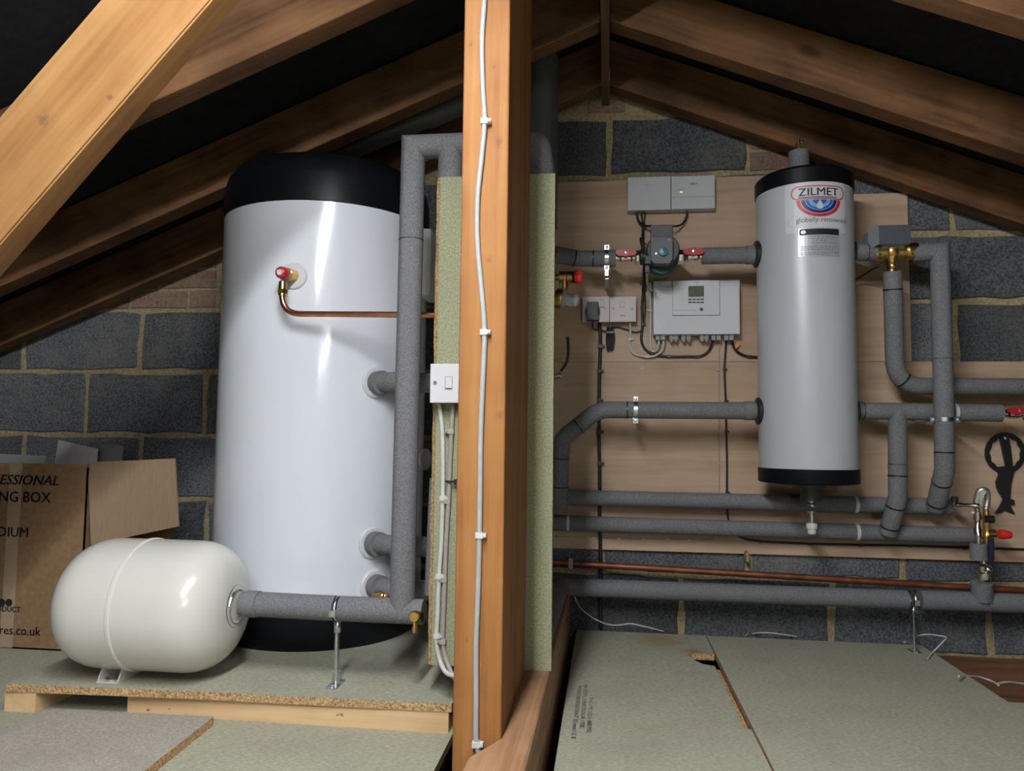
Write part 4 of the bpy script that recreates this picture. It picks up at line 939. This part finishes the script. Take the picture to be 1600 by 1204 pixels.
# sockets
k = thing('wall_socket', 'ivory single socket holding a black plug adapter on the plywood', 'socket', on(931, 505, .02))
obj('back_box', pxbox(911, 464, 952, 502, YP-.03, YP-.001, .002), M['white_dim'], k); fp_ = obj('face_plate', pxbox(910, 463, 952.3, 503, YP-.038, YP-.030, .0015), M['white_dim'], k)
obj('rocker', pxbox(938.5, 468, 943.5, 479, YP-.0405, YP-.037, .0008), M['white_dim'], fp_); obj('screw', MB().lathe([(.0022, 0), (0, .0008)], P(946, 482, YP-.038), (0, -1, 0), 10), M['zinc'], fp_)
obj('rocker_mark', pxbox(938, 467.3, 944, 467.9, YP-.0385, YP-.038), M['ink_grey'], fp_); obj('rocker_mark', pxbox(938, 479.4, 944, 480, YP-.0385, YP-.038), M['ink_grey'], fp_)
k = thing('fused_spur', 'ivory fused connection plate right of the socket with the black adapter', 'socket', on(973, 505, .02))
obj('back_box', pxbox(953.5, 464, 993, 502, YP-.03, YP-.001, .002), M['white_dim'], k); fp_ = obj('face_plate', pxbox(952.8, 463, 994, 502.5, YP-.038, YP-.030, .0015), M['white_dim'], k)
obj('fuse_holder', pxbox(969, 472, 976.5, 479.5, YP-.0395, YP-.037, .0006), M['white_dim'], fp_); obj('fuse_outline', pxbox(968.3, 471.3, 977.2, 480.2, YP-.0384, YP-.037), M['ink_faint'], fp_)
obj('fuse_outline', pxbox(968, 492.4, 977, 493.4, YP-.0388, YP-.037), M['ink_grey'], fp_)
for px in (957.5, 959.5, 986.5, 988.5): obj('slot', pxbox(px-.4, 480, px+.4, 484, YP-.0384, YP-.037), M['ink_grey'], fp_)
k = thing('plug_adapter', 'black mains plug adapter in the ivory socket', 'adapter', on(927, 502, .06))
obj('adapter_body', pxbox(917, 471, 935, 500, YP-.082, YP-.046, .003), M['dark_grey'], k)
obj('plug_base', MB().lathe([(.024, 0), (.024, .012)], P(926, 487, YP-.039), (0, -1, 0), 28), M['black'], k)
YW = YP-.004
cable('thin black lead of the plug adapter', [P(926, 500, YP-.06), P(926, 510, YP-.05), P(928, 514, YP-.02), P(940, 516, YP-.012), P(948, 518, YP-.012)], .0026, M['black'])
k = thing('cable_coil', 'bundle of coiled thin black lead hanging below the sockets', 'cable', on(952, 548, .01))
for j in range(6):
    x = 949+j*1.3; tp_, bt_ = 512+random.uniform(-1, 3), 545+random.uniform(-3, 2)
    pts = [P(x-1.5, (tp_+bt_)/2, YP-.010-.002*(j % 3)), P(x, tp_, YP-.012), P(x+3, tp_+2, YP-.014), P(x+3.4+j*.2, (tp_+bt_)/2, YP-.012), P(x+2.5, bt_-1, YP-.012), P(x, bt_, YP-.014), P(x-1.5, (tp_+bt_)/2, YP-.010-.002*(j % 3))]
    obj('lead_loop', MB().tube(smooth(pts, 5), .0022, 8), M['black'], k)
obj('coil_tie', pxbox(946.5, 517, 960, 521, YP-.022, YP-.005, .001), M['black'], k)
cable('thin black lead running from the coil to the cable bundle', [P(957, 511, YP-.012), P(966, 511, YP-.006), P(980, 515, YP-.006), P(992, 519, YP-.006), P(1002, 517, YP-.006)], .0026, M['black'])
cable('thick black trunk cable dropping from the socket behind the pipes to the floor', [P(937, 504, YP-.01), P(938, 540, YP-.007), P(936.5, 590, YP-.007), P(936, 640, YP-.007), P(936, 690, YP-.007), P(937, 740, YP-.007), P(937, 800, YP-.007), P(938, 860, YP-.007), P(938, 920, YP-.004), P(938, 980, YP-.004)], .0058, M['black'],
      [P(938, 541, YP-.007), P(936.5, 580, YP-.007), P(936, 626, YP-.007), P(936, 675, YP-.007), P(937, 724, YP-.007)], clipmat=M['black'])
# black cables from the relay box over the pump
cable('black cable bundle running down between the sockets and the controller', [P(1001, 372, YP-.008), P(1003, 385, YP-.03), P(1006, 400, YP-.10), P(1006, 430, YP-.06), P(1005, 455, YP-.010), P(1003, 480, YP-.007), P(1004, 507, YP-.007), P(1002, 530, YP-.007), P(1008, 545, YP-.006), P(1022, 554, YP-.006), P(1044, 557, YP-.006), P(1070, 557, YP-.006), P(1095, 556, YP-.006), P(1108, 547, YP-.008), P(1114, 531, YP-.02)], .0042, M['black'],
      [P(1005, 381, YP-.03), P(1005, 452, YP-.010), P(1004, 507, YP-.007), P(1045, 557, YP-.006), P(1089, 557, YP-.006)])
cable('second black strand beside the cable bundle', [P(1002, 330, YP-.012), P(1004, 352, YP-.012), P(1004, 372, YP-.016), P(1007, 400, YP-.108), P(1007, 430, YP-.07), P(1007, 455, YP-.012), P(1008, 480, YP-.007), P(1006, 507, YP-.007)], .0034, M['black'])
cable('thin black cable from the relay box joining the bundle', [P(1009, 328, YP-.012), P(1007, 345, YP-.012), P(1006, 365, YP-.012), P(1005, 378, YP-.028)], .0022, M['black'])
cable('black cable looping from the relay box to the pump head', [P(995, 328, YP-.015), P(996, 340, YP-.015), P(1001, 349, YP-.018), P(1010, 353, YP-.03), P(1018, 353, YP-.06)], .004, M['black'])
cable('black cable looping from the gateway box to the pump head', [P(1073, 326, YP-.015), P(1073, 338, YP-.015), P(1067, 349, YP-.02), P(1058, 353, YP-.04), P(1050, 353, YP-.06)], .0034, M['black'])
cable('white cable dropping from the pump plug to the controller edge', [P(1011, 427, YC2-.045), P(1011, 440, YP-.07), P(1014, 452, YP-.02), P(1019, 454, YP-.010)], .0032, M['cable_white'])
cable('white cable looping from beside the controller into its first gland', [P(1016, 440, YP-.006), P(1016, 470, YP-.006), P(1016.5, 500, YP-.006), P(1016, 530, YP-.006), P(1016, 543, YP-.006), P(1021, 549, YP-.008), P(1027, 546, YP-.015), P(1029, 538, YP-.022), P(1029, 530, YP-.024)], .0036, M['cable_white'], [P(1016, 485, YP-.006)], clip_dx=-1)
cable('white cable looping from the fused plate into the second gland', [P(984, 502, YP-.02), P(985, 520, YP-.006), P(984, 540, YP-.006), P(990, 552, YP-.006), P(1005, 556.5, YP-.012), P(1022, 556, YP-.014), P(1033, 549, YP-.014), P(1037, 539, YP-.022), P(1036, 530, YP-.024)], .0036, M['cable_white'], [P(985, 530, YP-.006), P(1011, 557, YP-.012)])
cable('thin grey cable dropping straight from the controller', [P(1124, 530, YP-.02), P(1124, 545, YP-.004), P(1123.5, 580, YP-.004), P(1123.5, 650, YP-.004), P(1123.5, 720, YP-.004), P(1124, 812, YP-.004)], .0017, M['cable_grey2'], [P(1123, 578, YP-.004), P(1123.5, 627, YP-.004), P(1124, 674, YP-.004), P(1124, 723, YP-.004), P(1124, 769, YP-.004)], clipmat=M['cable_grey'], clip_dx=-1)
cable('black cable dropping from the controller then running right along the plywood foot', [P(1135, 530, YP-.02), P(1134, 545, YP-.006), P(1132, 578, YP-.005), P(1134, 626, YP-.005), P(1135, 675, YP-.005), P(1136, 724, YP-.005), P(1136, 769, YP-.005), P(1137, 805, YP-.005), P(1145, 828, YP-.005), P(1160, 840, YP-.005), P(1187, 845, YP-.005), P(1262, 849, YP-.005), P(1340, 851, YP-.005), P(1420, 852, YP-.005), P(1505, 855, YP-.005), P(1640, 859, YP-.005)], .0034, M['black'],
      [P(1132, 577, YP-.005), P(1134, 626, YP-.005), P(1135, 674, YP-.005), P(1136, 769, YP-.005), P(1188, 846, YP-.005), P(1265, 850, YP-.005), P(1344, 851.5, YP-.005), P(1422, 852.5, YP-.005), P(1506, 856, YP-.005)])
cable('black cable with orange tag curving from the controller behind the wall cylinder', [P(1143, 530, YP-.02), P(1146, 540, YP-.012), P(1152, 549, YP-.008), P(1162, 555, YP-.006), P(1172, 557, YP-.006), P(1190, 558, YP-.006), P(1210, 558, YP-.006)], .0044, M['black'], [P(1171, 557, YP-.006)])
solo('cable_tag', MB().prism([on(1145, 541, .014), on(1150, 545, .014), on(1156, 539, .016), on(1155, 534, .016), on(1150, 537, .016)], (0, .002, 0)), M['orange'], 'small orange tag on the black cable below the controller', 'tag')
cable('thin buff cable pinned along the plywood below the lower pipe', [P(862, 838, YP-.003), P(927, 839, YP-.003), P(966, 841, YP-.003), P(1005, 842, YP-.003), P(1042, 842, YP-.003), P(1076, 843, YP-.003), P(1107, 843, YP-.003), P(1116, 838, YP-.003)], .0014, M['cable_grey2'], [P(892, 838, YP-.003), P(927, 840, YP-.003), P(966, 841, YP-.003), P(1005, 842, YP-.003), P(1042, 842, YP-.003), P(1076, 843, YP-.003)], clipmat=M['brass'])
for (px, py, l) in ((1003, 576, 'round screw head in the plywood below the controller'), (1003, 545, 'tiny screw head in the plywood beside the white cable loops')):
    solo('screw_head', MB().lathe([(.0052, 0), (.0052, .0015), (.002, .0025), (0, .001)], on(px, py), (0, -1, 0), 16), M['cable_white'], l, 'screw')

# ================================================================== FILLING GROUP, RIGHT
YG = YC2+.05
k = thing('filling_group', 'chrome filling valve group with braided hose loop at the far right', 'valve group', P(1535, 910, YG))
gx = P(1527, 800, YG).x
def gz(py): return P(1530, py, YG).z
obj('foam_tee', MB().cyl((gx+.012, YK-.01, zk+.01), (gx+.008, YK-.02, P(1536, 908, YK).z), .0285, seg=24), M['foam'], k)
xg2 = P(1537, 890, YG).x
obj('lower_union', MB().lathe([(.009, gz(912)), (.016, gz(908)), (.018, gz(903)), (.018, gz(895)), (.014, gz(893)), (.016, gz(884)), (.0085, gz(880)), (.0085, gz(875))], (xg2, YG, 0), seg=12).sphere((xg2+.006, YG-.012, gz(888)), .012), M['chrome'], k)
obj('foam_collar', MB().cyl((P(1529, 860, YG).x, YG, gz(874)), (P(1529, 860, YG).x, YG, gz(849)), .0225, seg=24), M['foam'], k)
obj('hose_tube', MB().lathe([(.0075, gz(849)), (.0075, gz(842)), (.011, gz(841)), (.011, gz(826)), (.008, gz(824)), (.008, gz(812)), (.011, gz(811)), (.011, gz(800)), (.007, gz(798)), (.007, gz(792))], (gx, YG, 0), seg=14), M['chrome'], k)
hx = P(1541, 800, YG).x
hp = [(gx-.002, YG, gz(794)), (gx-.001, YG, gz(780)), (gx+.004, YG-.004, gz(768)), (gx+.015, YG-.008, gz(764)), (gx+.026, YG-.006, gz(768)), (gx+.029, YG, gz(780)), (gx+.024, YG, gz(795))]
obj('braided_hose', MB().tube(smooth(hp, 6), .0085, 14), plain('braided steel', (.55, .54, .52), .35, .9, var=.45, scale=420), k)
mb = MB()
for j in range(4): mb.tube(smooth([(gx-.009+.005*j, YG-.010, gz(790)), (gx-.005+.004*j, YG-.013, gz(778)), (gx+.006+.004*j, YG-.015, gz(768)), (gx+.018, YG-.013, gz(765))], 4), .0014, 6)
obj('sensor_leads', mb, M['cable_white'], k)
obj('side_arm', MB().lathe([(.006, 0), (.008, .012), (.006, .016), (.006, .045), (.009, .05), (.009, .062)], (P(1491, 789, YG).x, YG-.01, gz(788)), (1, 0, -.04), 14), M['chrome'], k)
obj('black_knob', MB().lathe([(.010, 0), (.010, .016), (.006, .018)], (P(1489, 784, YG).x, YG-.01, gz(785)), (0, 0, 1), 16), M['black'], k)
obj('black_knob', MB().cyl((hx-.008, YG-.005, gz(810)), (hx+.016, YG-.005, gz(810)), .0115, seg=18), M['black'], k)
obj('upper_body', MB().lathe([(.010, gz(850)), (.012, gz(838)), (.009, gz(836)), (.009, gz(822)), (.011, gz(820)), (.008, gz(800)), (.008, gz(790))], (hx, YG, 0), seg=14).cyl((hx, YG, gz(832)), (hx+.022, YG, gz(832)), .012, seg=14), M['brass'], k)
obj('red_cap', MB().lathe([(.0135, 0), (.0135, .012), (.011, .030), (.009, .032)], (P(1560, 833, YG).x, YG-.005, gz(833)), (1, 0, -.04), 24), M['red_bright'], k)
obj('lever_handle', MB().box((hx-.008, YG-.028, gz(872)), (hx+.006, YG-.018, gz(838)), .002).box((hx-.006, YG-.025, gz(880)), (hx+.004, YG-.018, gz(868)), .002), plain('navy lever', (.01, .012, .03), .4), k)
obj('bleed_nipple', MB().lathe([(.004, 0), (.004, .006)], (gx-.016, YG, gz(801)), (1, 0, 0), 10), M['white'], k)

# spanner
YS = YP-.002
k = thing('ring_spanner', 'flat black plastic ring spanner hanging on the plywood at the far right', 'spanner', P(1572, 803, YS))
cx_, cy_ = 1569.5, 707.5; n = 44; oo, ii = [], []
mb = MB()
for j in range(n):
    a = 2*PI*j/n; ro = 31.5; ri = 25.0-(1.6 if (j//2) % 2 == 0 else 0)
    oo.append(P(cx_+ro*math.cos(a), cy_+ro*1.02*math.sin(a), YS)); ii.append(P(cx_+ri*math.cos(a), cy_+ri*1.02*math.sin(a), YS))
fo = [mb.bm.verts.new(p) for p in oo]; fi = [mb.bm.verts.new(p) for p in ii]
bo = [mb.bm.verts.new(p-V((0, .006, 0))) for p in oo]; bi = [mb.bm.verts.new(p-V((0, .006, 0))) for p in ii]
for j in range(n):
    q_ = (j+1) % n
    for quad in ((bo[j], bo[q_], bi[q_], bi[j]), (fo[j], fi[j], fi[q_], fo[q_]), (fo[j], fo[q_], bo[q_], bo[j]), (fi[j], bi[j], bi[q_], fi[q_])): mb.bm.faces.new(quad)
obj('ring', mb, M['black'], k)
obj('handle', pxprism([(1562, 681), (1576, 681), (1580, 700), (1583, 728), (1592, 728), (1586, 733), (1583, 745), (1580, 758), (1579, 779), (1585, 781), (1586, 788), (1579, 789), (1586, 803), (1577, 800), (1570, 797), (1564, 801), (1556, 802), (1564, 789), (1568, 780), (1562, 770), (1558, 762), (1557, 752), (1561, 743), (1560, 734), (1553, 730), (1572, 728), (1567, 705)], YS-.008, YS-.0), M['black'], k)
obj('hanging_screw', MB().lathe([(.006, 0), (.005, .002), (.0, .003)], P(1571, 684, YS-.008), (0, -1, 0), 12), M['zinc'], k)

# ================================================================== LOOSE WHITE WIRES ON THE FLOOR
def pz(px, py): return P(px, py, 2.44)
cable('thin white wire dangling from the lowest pipe to the floor board', [P(898, 932, YK-.03), P(904, 945, 2.42), P(913, 955, 2.43), P(930, 967, 2.44), P(950, 975, 2.45), P(968, 976, 2.455), P(985, 974, 2.46), P(1010, 979, 2.46), PZ(1037, 986, .003)], .0018, M['cable_white'])
cable('thin white wire lying along the back edge of the floor', [PZ(1166, 992, .003), PZ(1172, 990, .003), P(1200, 988, 2.46), PZ(1245, 994, .003)], .0018, M['cable_white'])
cable('thin white wire looping beside the zinc pipe stand', [PZ(1413, 1003, .003), PZ(1424, 999, .003), P(1438, 992, 2.42), P(1452, 991, 2.40), P(1470, 993, 2.36), P(1478, 996, 2.36), P(1470, 1006, 2.37), P(1458, 1018, 2.37), P(1450, 1028, 2.30)], .0022, M['cable_white'])
cable('thin white wire lying over the open joists at the right edge', [P(1498, 1056, 2.1), P(1515, 1056, 2.2), P(1532, 1058, 2.25), P(1548, 1063, 2.25), P(1560, 1070, 2.2)], .0028, M['cable_white'])
cable('dull pinkish wire lying beside the white wire over the joists', [P(1556, 1068, 2.25), P(1575, 1065, 2.25), P(1600, 1068, 2.2), P(1630, 1070, 2.2)], .003, M['cable_grey2'])

# ================================================================== TUBE LAMP UNDER THE RIDGE, BEHIND THE VIEWER
def tube_lamp(label, x, y0, y1, z, mk='bulb'):
    k = thing('tube_lamp', label, 'lamp', (x, (y0+y1)/2, z))
    obj('lamp_tube', MB().cyl((x, y0, z), (x, y1, z), .009, seg=10), M[mk], k)
    obj('batten', MB().box((x-.025, y0-.05, z+.018), (x+.025, y1+.05, z+.048), .003), M['white'], k)
    for y in (y0-.012, y1+.012): obj('end_holder', MB().box((x-.018, y-.012, z-.02), (x+.018, y+.012, z+.02), .002), M['white'], k)
tube_lamp('long white batten lamp under the ridge above the viewer', -.25, -.95, .85, 1.62)
tube_lamp('long white batten lamp on the right slope far behind the viewer', .85, -4.2, -1.4, 1.34, 'bulb_far')
bpy.context.view_layer.update()
